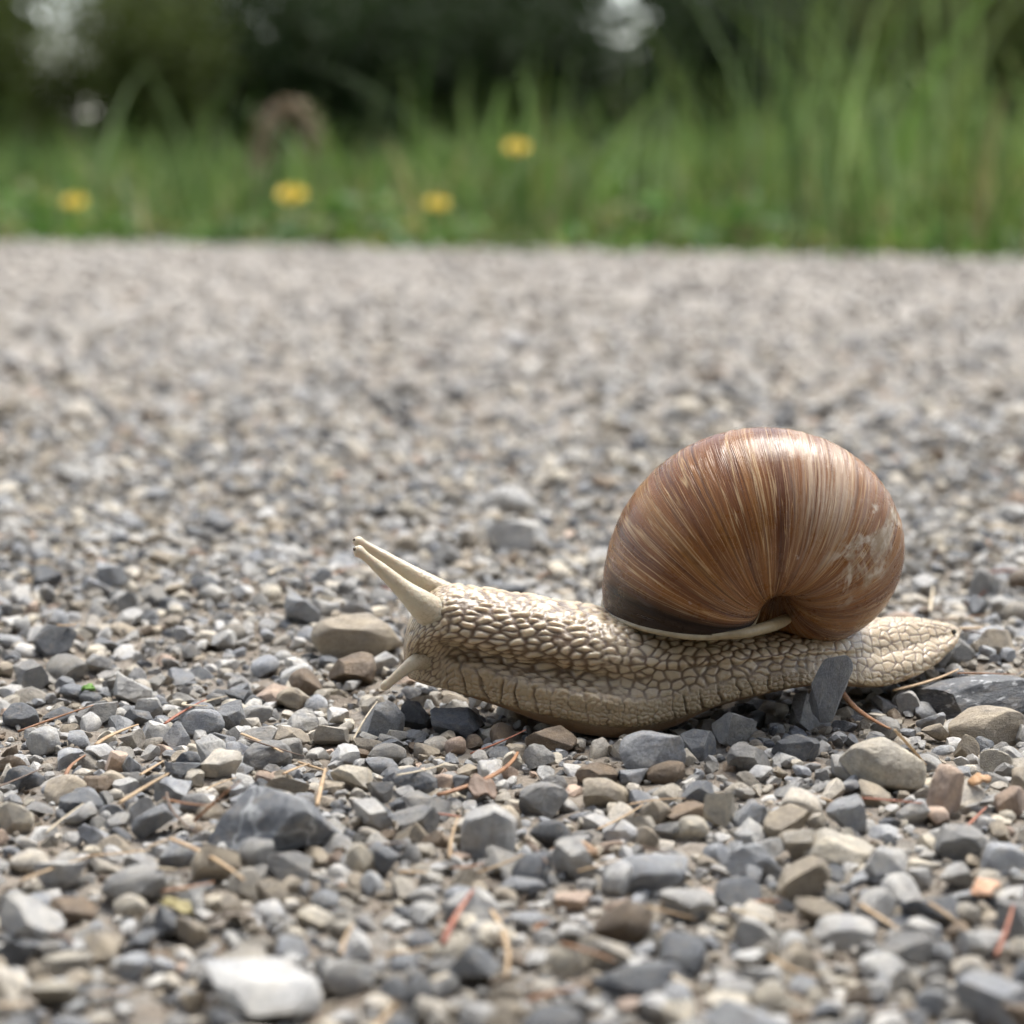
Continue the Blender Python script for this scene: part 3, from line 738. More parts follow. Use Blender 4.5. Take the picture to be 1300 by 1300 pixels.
# random gravel --------------------------------------------------------------
CELL = .012; HASH = {}
def hput(x, y, rad): HASH.setdefault((int(math.floor(x / CELL)), int(math.floor(y / CELL))), []).append((x, y, rad))
def hfree(x, y, rad, k):
    i, j = int(math.floor(x / CELL)), int(math.floor(y / CELL)); n = 1 if rad < .006 else 2
    for a in range(i - n, i + n + 1):
        for b in range(j - n, j + n + 1):
            for (X, Y, q) in HASH.get((a, b), ()):
                if (X - x) ** 2 + (Y - y) ** 2 < (k * (q + rad)) ** 2: return False
    return True
for q in PLACED:
    hput(*q)
    if q[2] > .008:
        for a in range(8): hput(q[0] + .55 * q[2] * math.cos(a * .785), q[1] + .55 * q[2] * math.sin(a * .785), q[2] * .45)
names = list(COLS); pw = np.array([.26, .19, .15, .10, .10, .08, .02, .025, .095]); pw /= pw.sum()
PEB = []          # x, y, z, sx, sy, sz, yaw, tx, ty, tplidx, colour name, colour, sizeclass
def scatter(n, x0, x1, y0, y1, rmin, rmax, sep, power=2.2, wide=None, embed=(.15, .5)):
    got = 0; tries = 0
    while got < n and tries < n * 6:
        tries += 1
        y = random.uniform(y0, y1)
        if wide: h = wide(y); x = random.uniform(-h, h)
        else: x = random.uniform(x0, x1)
        if y > edge_y(x) - .01: continue
        rad = rmin + (rmax - rmin) * random.random() ** power
        if not hfree(x, y, rad, sep): continue
        hput(x, y, rad); got += 1
        a = random.uniform(.62, .95); sz = rad * random.uniform(.45, .80)
        gz = float(ground_z(x, y)); zc = gz + sz * (1 - 2 * random.uniform(*embed))
        sm = sole_min(x, y, rad)
        if sm is not None and zc + sz > sm - .0002: zc = sm - .0002 - sz
        cn = names[rng.choice(len(names), p=pw)]
        col = np.array(COLS[cn]) * random.uniform(.68, 1.28)
        if cn in ('light_grey', 'blue_grey', 'mid_grey') and random.random() < .35: col = col * np.array([1.06, .99, .88])
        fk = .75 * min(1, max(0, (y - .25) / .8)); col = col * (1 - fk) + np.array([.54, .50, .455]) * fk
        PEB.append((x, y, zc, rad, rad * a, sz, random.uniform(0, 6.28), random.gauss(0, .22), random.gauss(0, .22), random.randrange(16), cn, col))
near = lambda y: .035 + .25 * (y + .30)
scatter(130, 0, 0, -.14, .32, .0028, .0042, .80, 2.0, near)
scatter(1500, 0, 0, -.14, .34, .0019, .0031, .66, 1.5, near, (.0, .4))
scatter(5200, 0, 0, -.14, .34, .0011, .0020, .62, 1.4, near, (.0, .45))
scatter(8500, 0, 0, -.14, .24, .0005, .0013, .60, 1.3, near, (.0, .5))
far = lambda y: .10 + .30 * (y + .30)
scatter(700, 0, 0, .30, .85, .0032, .0060, .75, 2.2, far)
scatter(5600, 0, 0, .30, .85, .0014, .0034, .66, 1.6, far)
scatter(5000, 0, 0, .85, 2.2, .0022, .0060, .70, 2.4, far)
scatter(2500, -.9, .9, -1.1, -.14, .003, .008, .75, 2.2)
# gravel goes on to both sides of the strip the lens sees
inner = near
def outer_band(n, y0, y1, w, r0, r1):
    k0 = len(PEB); scatter(n, -w, w, y0, y1, r0, r1, .72, 1.8)
outer_band(7000, -.24, .34, .34, .0017, .0040)
outer_band(6000, .30, 2.4, 1.3, .0025, .0060)
# the largest in view become single objects, the rest one mass of gravel
cands = []
for i, p in enumerate(PEB):
    u_, v_, dep = project(np.array(p[:3]))
    if -10 < u_ < 1310 and 300 < v_ < 1310 and dep > .1: cands.append((p[3] / dep, i))
cands.sort(reverse=True)
single = set(i for _, i in cands[:300 - len(HAND)])
SH = [('round', .1), ('ang', .9)]
RT = [rock_shape(100 + k, 3, .9 if k % 4 else .2) for k in range(16)]
RT = [(v / np.abs(v).max(0), f) for v, f in RT]; RM = [mesh_np('stone', v, f, sharp=26 if k % 4 else 0) for k, (v, f) in enumerate(RT)]
# landmark phrases
def short(label): return label
LM = [(x, y, 'the ' + {'big dark slate rock with white veins, largest stone in the gravel': 'veined slate rock'}.get(l, l.split(' with ')[0].split(' under ')[0].split(' beside ')[0].split(' below ')[0].split(' next ')[0].split(' touching ')[0].split(' behind ')[0].split(' near ')[0].split(' near')[0].split(' at the ')[0].split(' among ')[0].split(' before ')[0].split(' in front')[0].split(' beyond ')[0].split(' paired ')[0].split(' leaning ')[0].split(' flecked ')[0].split(' between ')[0].split(' on bare ')[0].split(' standing ')[0].split(' right of ')[0].split(' in blurred')[0].split(' apart ')[0].split(' shaded ')[0].split(' just ')[0].split(' tucked ')[0].split(' propping ')[0].split(' alone ')[0].split(' on the blurred')[0].split(' in pale')[0]), s) for x, y, l, s in LANDMARKS]
LM += [(-.012, -.005, "the snail's head", .006), (.015, -.012, "the snail's foot", .01), (.064, .022, "the snail's tail", .006), (.04, -.004, "the snail's shell", .01)]
for i in sorted(single):
    x, y, z, sx, sy, sz, yaw, tx, ty, ti, cn, col = PEB[i]
    d, l = min(((math.hypot(x - a, y - b) - s, t) for a, b, t, s in LM), key=lambda q: q[0])
    rel = 'touching' if d - sx < .001 else ('beside' if d < .012 else 'out on the road past')
    shape = 'flat' if sz / sx < .54 else ('rounded' if ti % 4 == 0 else 'angular')
    if sy / sx < .70: shape = 'long ' + shape
    size = 'small' if sx < .0042 else ('medium' if sx < .006 else 'large')
    label = f"{size} {WORD[cn]} {shape} stone {rel} {l}"
    wl = label.split()
    if len(wl) > 16: label = ' '.join(wl[:16])
    add_stone(x, y, z, sx, sy, sz, yaw, (tx, ty), RM[ti], M_STONE, col, label)
    stamp(x, y, max(sx, sy) * .9, max(sx, sy) * .9, z + sz, z)

def euler_mats(tx, ty, yaw):
    cx, sx, cy, sy, cz, sz = np.cos(tx), np.sin(tx), np.cos(ty), np.sin(ty), np.cos(yaw), np.sin(yaw)
    M = np.empty((len(tx), 3, 3))
    M[:, 0, 0] = cz * cy; M[:, 0, 1] = cz * sy * sx - sz * cx; M[:, 0, 2] = cz * sy * cx + sz * sx
    M[:, 1, 0] = sz * cy; M[:, 1, 1] = sz * sy * sx + cz * cx; M[:, 1, 2] = sz * sy * cx - cz * sx
    M[:, 2, 0] = -sy; M[:, 2, 1] = cy * sx; M[:, 2, 2] = cy * cx
    return M
def bake(name, items, sub, label, cat, smooth=True):
    tp = [rock_shape(900 + 20 * sub + k, sub, .9 if k % 4 else .2) for k in range(16)]
    tp = [(v / np.abs(v).max(0), f) for v, f in tp]
    Vs, Fs, Cs, nv = [], [], [], 0
    for k in range(16):
        it = [p for p in items if p[9] == k]
        if not it: continue
        A = np.array([p[:9] for p in it]); C = np.array([p[11] for p in it]); v, f = tp[k]
        M = euler_mats(A[:, 7], A[:, 8], A[:, 6])
        W_ = np.einsum('nij,nvj->nvi', M, v[None] * A[:, None, 3:6]) + A[:, None, :3]
        n = len(it); Vs.append(W_.reshape(-1, 3)); Fs.append((f[None] + (np.arange(n) * len(v))[:, None, None] + nv).reshape(-1, 3)); Cs.append(np.repeat(C, len(v), 0)); nv += n * len(v)
    me = mesh_np(name, np.concatenate(Vs), np.concatenate(Fs), smooth, 28); attr(me, 'Col', np.concatenate(Cs), 'FLOAT_COLOR')
    return obj(name, me, M_GRAVEL, label=label, cat=cat, kind='stuff')
rest = [p for i, p in enumerate(PEB) if i not in single]
for p in rest:
    if p[1] < .3 and p[3] > .0012: stamp(p[0], p[1], p[3] * .85, p[3] * .85, p[2] + p[5], p[2])
isn = lambda p: abs(p[0]) <= near(p[1]) + .004
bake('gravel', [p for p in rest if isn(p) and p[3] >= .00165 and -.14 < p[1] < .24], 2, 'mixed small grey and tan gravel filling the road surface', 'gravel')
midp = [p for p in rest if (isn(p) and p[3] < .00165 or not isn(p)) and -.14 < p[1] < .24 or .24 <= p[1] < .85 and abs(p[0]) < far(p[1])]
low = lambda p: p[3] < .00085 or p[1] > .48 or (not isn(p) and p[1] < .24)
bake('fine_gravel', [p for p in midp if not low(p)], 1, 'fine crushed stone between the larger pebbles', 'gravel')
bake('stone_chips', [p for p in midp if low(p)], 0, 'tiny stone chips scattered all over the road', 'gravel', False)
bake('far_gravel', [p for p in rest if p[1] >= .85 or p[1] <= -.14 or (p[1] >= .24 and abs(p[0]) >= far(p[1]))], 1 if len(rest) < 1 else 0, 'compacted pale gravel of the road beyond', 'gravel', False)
# grit: tiny crumbs of soil and stone on the dirt
gr = []
for _ in range(9000):
    y = random.uniform(-.13, .16); h = near(y); x = random.uniform(-h, h)
    rad = random.uniform(.0002, .0007); z = float(ground_z(x, y)) + rad * .3
    cn = random.choice(['tan', 'tan', 'brown', 'brown', 'mid_grey', 'tan'])
    gr.append((x, y, z, rad, rad * .8, rad * .7, random.uniform(0, 6.28), random.gauss(0, .5), random.gauss(0, .5), random.randrange(16), cn, np.array(COLS[cn]) * random.uniform(.5, .95)))
bake('grit', gr, 0, 'brown sandy grit lying between the stones', 'grit')

# ------------------------------------------------------------------ needles, straws and leaf scraps
def straw_mat(name, c1, c2):
    t = NT(name); tc = t.n('ShaderNodeTexCoord'); n = t.noise(tc.outputs['Object'], 500, 4, .6); n2 = t.noise(tc.outputs['Object'], 2500, 3, .6)
    c = t.mix(t.rng(n, .35, .65), c1, c2); c = t.mix(t.rng(n2, .58, .72, 0, .7), c, (.05, .03, .02))
    t.p(Base_Color=c, Roughness=.6, Normal=t.bump(n2, .4, .0003)); return t.m
MS = {'brown': straw_mat('needle_brown', (.20, .085, .035), (.34, .17, .075)), 'tan': straw_mat('straw_tan', (.36, .23, .12), (.50, .36, .21)),
      'red': straw_mat('needle_red', (.22, .06, .03), (.36, .13, .065)), 'pale': straw_mat('straw_pale', (.52, .42, .28), (.62, .53, .39)), 'dark': straw_mat('twig_dark', (.07, .04, .025), (.14, .085, .05))}
def hz(x, y):
    i = min(max(int((x - HX0) / HG), 0), HNX - 1); j = min(max(int((y - HY0) / HG), 0), HNY - 1)
    a, b = max(i - 2, 0), max(j - 2, 0)
    return float(HMAP[b:j + 3, a:i + 3].max())
NEED = [  # x0 y0 x1 y1 width(px) bend colour label
 (556, 990, 657, 940, 15, -.22, 'brown', 'thick orange-brown spruce needle with dark spots below the raised foot'),
 (150, 1004, 214, 986, 12, .03, 'tan', 'split tan straw lying over a dark brown flat pebble'),
 (121, 931, 175, 902, 11, .10, 'tan', 'bent tan straw propped on grey stones'),
 (83, 963, 108, 940, 9, .2, 'brown', 'short hooked brown needle near the slanting wedge stone'),
 (178, 973, 207, 942, 8, 0, 'tan', 'straight short tan straw leaning on the upright bluish stone'),
 (22, 901, 118, 889, 8, .05, 'brown', 'long thin brown needle crossing grey chips'),
 (208, 900, 262, 884, 8, .1, 'red', 'reddish needle behind the bluish round-backed stone'),
 (25, 1090, 112, 1070, 9, .04, 'tan', 'long tan straw on blurred gravel by the low dark wedge'),
 (110, 1062, 192, 1047, 8, -.05, 'tan', 'tan straw pointing at the veined rock'),
 (216, 1060, 310, 1106, 13, .10, 'tan', 'thick curved tan stalk at the foot of the veined rock'),
 (246, 1025, 306, 1037, 9, -.1, 'brown', 'brown flat needle running to the veined rock\'s top'),
 (57, 1022, 106, 1006, 6, .05, 'pale', 'thin pale straw above the low dark wedge'),
 (402, 1004, 413, 970, 10, 0, 'tan', 'short upright straw beside the beige block'),
 (562, 1174, 601, 1126, 15, .05, 'red', 'blurred orange-red stem on pale gravel'),
 (624, 1140, 642, 1216, 12, .1, 'tan', 'blurred tan stalk next to the orange-red stem'),
 (448, 919, 479, 897, 5, .05, 'pale', 'hair-thin pale straw beside the faceted bluish stone'),
 (205, 1109, 272, 1096, 10, -.05, 'brown', 'brown needle under the olive leaf scrap'),
 (458, 1299, 502, 1262, 14, .03, 'tan', 'blurred tan straw beside the big chalky stone'),
 (1070, 893, 1130, 936, 14, -.12, 'brown', 'stout brown twig below the tail'),
 (1134, 878, 1216, 861, 10, -.14, 'tan', 'curved tan needle resting against the dark slab'),
 (1216, 816, 1282, 795, 11, .03, 'tan', 'tan needle stuck to the tip of the tail'),
 (1166, 781, 1252, 779, 5, .05, 'brown', 'fine brown needle lying behind the tail'),
 (1094, 1013, 1172, 1016, 8, .04, 'red', 'red-brown needle under the big cream block'),
 (712, 1186, 782, 1202, 10, .08, 'brown', 'blurred brown needle below the light grey upright stone'),
 (1093, 1121, 1142, 1151, 12, 0, 'tan', 'tan splinter below the light grey rough stone'),
 (952, 1113, 992, 1103, 10, .1, 'brown', 'orange-brown splinter on the violet-grey flat stone'),
 (1228, 1023, 1253, 1008, 8, 0, 'red', 'short dark red needle beyond the pinkish stone'),
 (484, 757, 518, 757, 7, .05, 'red', 'red-brown needle behind the eye stalks'),
 (342, 745, 360, 790, 8, .05, 'pale', 'pale straw beside the bluish angular stone'),
 (1181, 768, 1185, 735, 7, 0, 'pale', 'pale upright straw behind the tail'),
 (420, 722, 455, 716, 7, .1, 'brown', 'short brown needle lying on stones past the eye stalk tips'),
 (1248, 712, 1292, 722, 8, .05, 'red', 'blurred reddish needle near the grey egg-shaped stone'),
 (262, 990, 300, 978, 5, .1, 'tan', 'fine tan straw before the grey-brown rounded stone'),
 (1215, 868, 1290, 862, 6, .04, 'brown', 'brown needle on the far side of the dark slab'),
]
def needle(x0, y0, x1, y1, wp, bend, cn, label):
    n = 14
    A, B = on_ground(x0, y0, .003), on_ground(x1, y1, .003)
    d = B - A; L = np.linalg.norm(d); nrm = np.array([-d[1], d[0], 0]) / L
    t = np.linspace(0, 1, n); rad = wp * .72 * ((A - CAM) @ FWD) / FPX / 2; bend = bend * .45
    if L > .03:                                        # steep straws: raise the far end instead of stretching it away
        B = at_y(x1, y1, A[1] + .012); d = B - A; L = np.linalg.norm(d); nrm = np.array([-d[1], d[0], 0]) / L
    P = A + t[:, None] * d + nrm * (bend * L * 4 * t * (1 - t))[:, None]
    zb = np.array([hz(p[0], p[1]) for p in P])
    for _ in range(10): zb[1:-1] = np.maximum(zb[1:-1] * .5 + .25 * (zb[:-2] + zb[2:]), (zb[:-2] + zb[2:]) / 2 - .0001)
    lin = np.polyfit(t, zb, 1); z = np.polyval(lin, t); z = z + max(0, np.percentile(zb - z, 75)) + rad * .4
    P[:, 2] = np.maximum(z, P[:, 2] if L > .03 else z)
    rr = rad * (.55 + .45 * np.sin(np.pi * np.clip(t * .9 + .08, 0, 1)) ** .6) * (1 - .4 * t)
    V, F = tube(P, rr, 8)
    cen = np.concatenate([np.repeat(P, 8, 0), P[:1], P[-1:]]); V[:, 2] = cen[:, 2] + (V[:, 2] - cen[:, 2]) * .55
    c = P.mean(0); me = mesh_np('needle', V - c, F)
    o = obj('dry_needle', me, MS[cn], label=label, cat='needle', group='dry needles and straws on the gravel'); o.location = c
for a in NEED: needle(*a)
rn = random.Random(21)
for k in range(60):
    py = rn.uniform(640, 1260); px = rn.uniform(10, 1290); L = rn.uniform(26, 78) * (.55 + .45 * (py - 200) / 700); an = rn.choice([rn.gauss(0, .35), rn.gauss(0, .35), rn.gauss(.9, .3), rn.gauss(-.9, .3)])
    g = on_ground(px, py, .003)
    if sole_min(g[0], g[1], .008) is not None: continue
    cn = rn.choice(['brown', 'tan', 'tan', 'red', 'pale', 'dark'])
    d, l = min(((math.hypot(g[0] - a, g[1] - b) - s_, t_) for a, b, t_, s_ in LM), key=lambda q: q[0])
    wd_ = {'brown': 'orange-brown', 'tan': 'tan', 'red': 'reddish', 'pale': 'pale straw-coloured', 'dark': 'dark brown'}[cn]
    lb = f"thin {wd_} needle {'lying across' if abs(an) < .5 else 'slanting'} by {l}"
    needle(px - L / 2 * math.cos(an), py - L / 4 * math.sin(an), px + L / 2 * math.cos(an), py + L / 4 * math.sin(an), rn.uniform(5, 9) * (py - 200) / 700, rn.gauss(0, .15), cn, ' '.join(lb.split()[:16]))

def leaf_mat(name, c1, c2, sc=300):
    t = NT(name); tc = t.n('ShaderNodeTexCoord'); n = t.noise(tc.outputs['Object'], sc, 5, .65); n2 = t.noise(tc.outputs['Object'], sc * 7, 3, .6)
    c = t.mix(t.rng(n, .35, .65), c1, c2); c = t.mix(t.rng(n2, .6, .75, 0, .5), c, (.08, .05, .03))
    t.p(Base_Color=c, Roughness=.65, Normal=t.bump(n2, .4, .0003)); return t.m
def scrap(px, py, wp, hp, mat, label, seed, name='leaf_scrap'):
    r = np.random.default_rng(seed); g = on_ground(px, py, .003); pm = ((g - CAM) @ FWD) / FPX
    n, m = 18, 7; L = wp * pm; Wd = max(hp * pm * 1.6, L * .3)
    U_, V_ = np.meshgrid(np.linspace(-.5, .5, n), np.linspace(-.5, .5, m), indexing='ij')
    prof = np.sqrt(np.maximum(0, 1 - (2 * U_) ** 2)) * (.75 + .25 * np.sin(9 * U_ + seed))
    X = L * U_; Y = Wd * V_ * np.maximum(prof, .05)
    Z = .18 * L * np.cos(U_ * 2.4 + r.uniform(-.5, .5)) * 1.0 + .25 * Wd * (2 * V_) ** 2 * r.uniform(-.6, .9) + .02 * L * np.sin(20 * U_ + 5 * V_)
    Z -= Z.min()
    P = np.stack([X, Y, Z], -1).reshape(-1, 3); T_ = P + np.array([0, 0, .00025])
    i = np.arange(n * m).reshape(n, m); F = np.stack([i[:-1, :-1], i[1:, :-1], i[1:, 1:], i[:-1, 1:]], -1).reshape(-1, 4)
    k = n * m; rim = np.concatenate([i[:, 0], i[-1, 1:], i[::-1, -1][1:], i[0, ::-1][1:-1]]); r2 = np.roll(rim, -1)
    Fs = np.concatenate([F[:, ::-1], F + k, np.stack([rim, r2, r2 + k, rim + k], -1)])
    o = obj(name, mesh_np(name, np.concatenate([P, T_]), Fs), mat, label=label, cat='leaf', group='leaf scraps on the gravel')
    zz = np.mean([hz(g[0] + a * L, g[1] + b * Wd) for a in (-.3, 0, .3) for b in (-.3, 0, .3)])
    o.location = (g[0], g[1], zz - .0004); o.rotation_euler = (r.normal(0, .15) + .15, r.normal(0, .12), r.uniform(-.35, .35))
scrap(728, 1048, 66, 26, leaf_mat('leaf_peach', (.50, .33, .21), (.60, .44, .31)), 'peach coloured curled leaf scrap on grey stones', 1)
scrap(1253, 1102, 40, 32, leaf_mat('leaf_orange', (.52, .28, .16), (.60, .38, .25)), 'orange-pink leaf scrap by the mid grey oval stone', 2)
scrap(1244, 986, 30, 20, leaf_mat('leaf_ochre', (.40, .22, .10), (.48, .29, .15)), 'small ochre leaf scrap beyond the pinkish leaning stone', 3)
scrap(612, 981, 38, 34, leaf_mat('leaf_brown', (.12, .075, .05), (.19, .125, .085)), 'crumpled dark brown leaf scrap below the spotted needle', 4)
scrap(222, 1123, 46, 20, leaf_mat('leaf_olive', (.26, .22, .09), (.36, .30, .14)), 'olive yellow leaf scrap near the thick curved stalk', 5)
scrap(290, 1131, 72, 24, leaf_mat('leaf_dark', (.09, .07, .05), (.17, .13, .09)), 'long dark curled leaf scrap below the thick curved stalk', 6)
scrap(112, 857, 18, 12, leaf_mat('leaf_green', (.10, .22, .03), (.16, .32, .05)), 'tiny bright green leaf between grey stones', 7)
# crumbs stuck on the tail tip
r = np.random.default_rng(77)
for k in range(9):
    px, py = r.uniform(1188, 1216), r.uniform(793, 812); q = at_y(px, py, .0195 + .001 * r.random()); rad = r.uniform(.0004, .0008)
    v, f, me = tpl(1800 + k % 4, 2, .9, (1, 1, 1))
    o = bpy.data.objects.new('soil_crumb', me); COL.objects.link(o)
    if not me.materials: me.materials.append(M_STONE)
    o.location = q; o.scale = (rad, rad * .8, rad * .8); o.rotation_euler = tuple(r.uniform(0, 6, 3)); c = [(.02, .02, .02), (.30, .25, .18), (.10, .07, .05)][k % 3]
    o.color = (*c, 1); o['label'] = ['black soil crumb stuck on the tail tip', 'tan grit crumb stuck on the tail tip', 'brown soil crumb stuck on the tail tip'][k % 3]; o['category'] = 'crumb'; o['group'] = 'crumbs on the tail tip'

# ------------------------------------------------------------------ verge: grass, weeds, flowers
def foliage_mat(name, c1, c2, attr_col=False, trans=.4, rough=.6, spec=.12):
    t = NT(name); tc = t.n('ShaderNodeTexCoord'); n = t.noise(tc.outputs['Object'], 9, 4, .6)
    base = t.attr('Col', out='Color') if attr_col else t.mix(t.rng(n, .35, .65), c1, c2)
    t.p(Base_Color=base, Roughness=rough); t.b.inputs['Specular IOR Level'].default_value = spec
    tr = t.n('ShaderNodeBsdfTranslucent'); mx = t.n('ShaderNodeMixShader'); mx.inputs[0].default_value = trans
    t.l(t.mix(1.0, base, (1.0, 1.08, .7), 'MULTIPLY'), tr.inputs[0]); t.l(t.b.outputs[0], mx.inputs[1]); t.l(tr.outputs[0], mx.inputs[2]); t.l(mx.outputs[0], t.out.inputs[0])
    return t.m
M_GRASS = foliage_mat('grass_blades', None, None, True)
def blades(n, xr, dr, hr, wr, cols, seed, seg=4, lean=.5, dpow=1.0):
    r = np.random.default_rng(seed)
    x = r.uniform(*xr, n); d = dr[0] + (dr[1] - dr[0]) * r.random(n) ** dpow
    y = edge_y(x) + d + r.normal(0, .012, n)
    h = r.uniform(*hr, n) * (.75 + .5 * np.sin(x * 5.1 + seed) * np.sin(y * 3.7) * .8 + .2 * r.random(n)); wd = r.uniform(*wr, n)
    uu = x / (y + .3); h = h * (.62 + .50 * sstep(.02, .15, uu) + .30 * np.exp(-(uu / .035) ** 2) + .12 * sstep(-.12, -.2, uu))
    az = r.uniform(0, 2 * np.pi, n); ln = lean * r.random(n) ** 1.5 + .05
    t = np.linspace(0, 1, seg + 1)
    dirx, diry = np.cos(az), np.sin(az)
    bx = x[:, None] + dirx[:, None] * (ln * h)[:, None] * t ** 2; by = y[:, None] + diry[:, None] * (ln * h)[:, None] * t ** 2
    bz = -.032 + h[:, None] * (t - .35 * ln[:, None] * t ** 2.5)
    fa = r.uniform(0, 2 * np.pi, n); sx_, sy_ = np.cos(fa)[:, None], np.sin(fa)[:, None]
    wv = wd[:, None] / 2 * (1 - t ** 1.6 * .93)
    A = np.stack([bx - sx_ * wv, by - sy_ * wv, bz], -1); B = np.stack([bx + sx_ * wv, by + sy_ * wv, bz + .0002], -1)
    V = np.stack([A, B], 2).reshape(n, -1, 3)
    i = np.arange(seg) * 2; F = np.stack([i, i + 1, i + 3, i + 2], -1)
    F = (F[None] + (np.arange(n) * (2 * seg + 2))[:, None, None]).reshape(-1, 4)
    C = np.array(cols)[r.integers(0, len(cols), n)] * r.uniform(.5, 1.65, (n, 1))
    return V.reshape(-1, 3), F, np.repeat(C, 2 * seg + 2, 0)
GREEN = [(.105, .155, .050), (.135, .19, .075), (.07, .12, .038), (.19, .245, .125), (.16, .205, .065)]
STRAW = [(.33, .28, .17), (.28, .25, .13)]
parts = [blades(5200, (-1.6, 1.5), (0, .5), (.035, .10), (.003, .008), GREEN + STRAW, 1, 3, .9),
         blades(5200, (-2.2, 2.0), (.08, 1.6), (.07, .20), (.004, .010), GREEN * 2 + STRAW, 2, 4, .7),
         blades(1800, (-2.6, 2.4), (.25, 2.2), (.18, .36), (.004, .010), GREEN, 3, 5, .9), blades(420, (.05, 2.0), (.15, 1.2), (.20, .33), (.005, .011), GREEN[1:], 6, 5, 1.0),
         blades(9000, (-5, 5), (1.5, 5.0), (.10, .30), (.006, .014), GREEN[:3], 4, 3, .7),
         blades(6000, (-9, 9), (4.5, 12.0), (.12, .35), (.012, .03), GREEN[:3], 5, 3, .7)]
nv = 0; VV_, FF_, CC_ = [], [], []
for V, F, C in parts: VV_.append(V); FF_.append(F + nv); CC_.append(C); nv += len(V)
me = mesh_np('grass', np.concatenate(VV_), np.concatenate(FF_)); attr(me, 'Col', np.concatenate(CC_), 'FLOAT_COLOR')
obj('grass', me, M_GRASS, label='green meadow grass along the far road edge', cat='grass', kind='stuff')
# low broad-leaved weeds at the edge
def leaf_cloud(n, P, size, cols, r, up=.6, asp=.5):
    """n leaf quads (two triangles bent along the midrib) at points P"""
    a = r.uniform(0, 2 * np.pi, n); el = r.normal(0, .5, n)
    t = np.stack([np.cos(a) * np.cos(el), np.sin(a) * np.cos(el), np.sin(el)], -1)
    nn = r.normal(0, 1, (n, 3)); nn[:, 2] += up * 2; b = np.cross(nn, t); b /= np.linalg.norm(b, axis=1)[:, None]
    L = size * r.uniform(.6, 1.3, n)[:, None]; Wd = L * asp / 2
    mid = P + t * L * .45 - np.array([0, 0, .08]) * L
    V = np.stack([P, mid + b * Wd, P + t * L - np.array([0, 0, .18]) * L, mid - b * Wd], 1).reshape(-1, 3)
    F = np.arange(4 * n).reshape(n, 4)
    C = np.array(cols)[r.integers(0, len(cols), n)] * r.uniform(.65, 1.35, (n, 1))
    return V, F, np.repeat(C, 4, 0)
r = np.random.default_rng(8); n = 5000
x = r.uniform(-1.5, 1.4, n); d = .9 * r.random(n) ** 1.4; P = np.stack([x, edge_y(x) + d + .01, -.02 + r.uniform(.0, .055, n) * (.6 + .6 * np.sin(x * 9) ** 2)], -1)
V, F, C = leaf_cloud(n, P, .028, [(.09, .17, .035), (.12, .20, .05), (.075, .15, .04), (.20, .20, .09), (.13, .21, .10)], r)
me = mesh_np('verge_weeds', V, F); attr(me, 'Col', C, 'FLOAT_COLOR')
obj('verge_weeds', me, M_GRASS, label='low broad-leaved weeds at the edge of the gravel', cat='weeds', kind='stuff')

M_YEL = plain_noise('petal_yellow', (.72, .50, .012), (.80, .60, .03), 200, rough=.6)
M_STEM = foliage_mat('flower_stem', (.09, .15, .04), (.12, .19, .06))
def flower(px, py, off, diam, label):
    q = at_y(px, py, 1.5)
    for _ in range(5): q = at_y(px, py, edge_y(q[0]) + off)
    x, y, z = q
    e = empty('yellow_flower', (x, y, -.03), label, 'flower', 'yellow flowers on the verge')
    V, F = tube(spline([(0.01, .01, 0), (.004, .003, (z + .03) * .5), (0, 0, z + .03)], 10), np.full(10, .0013), 6)
    obj('stem', mesh_np('stem', V, F), M_STEM, e)
    Vp, Fp, k = [], [], 0
    for ring, (nn, rr, ti) in enumerate(((22, 1.0, .15), (18, .78, .5), (12, .5, .9))):
        for a in np.linspace(0, 2 * np.pi, nn, endpoint=False) + ring * .2:
            c, s_ = math.cos(a), math.sin(a); L = diam / 2 * rr; wv = .16 * diam
            up = np.array([0, -.55, .83]); e1 = np.array([1, 0, 0.]); e2 = np.cross(up, e1)
            dr = (e1 * c + e2 * s_) * math.cos(ti) + up * math.sin(ti); sd_ = -e1 * s_ + e2 * c
            b0 = np.array([0, 0, z + .03]); Vp += [b0 - sd_ * wv * .25, b0 + sd_ * wv * .25, b0 + dr * L + sd_ * wv * .5, b0 + dr * L * 1.03 - sd_ * wv * .5]; Fp.append((k, k + 1, k + 2, k + 3)); k += 4
    obj('flower_head', mesh_np('flower_head', np.array(Vp), np.array(Fp)), M_YEL, e)
flower(95, 257, .05, .021, 'yellow flower low in weeds, standing apart from the others')
flower(370, 248, .05, .025, 'large yellow flower in front of the brown dry seed head')
flower(555, 259, .05, .019, 'yellow flower at the gravel edge below the taller yellow one')
flower(656, 188, .10, .021, 'yellow flower on the tallest stem among the grass')
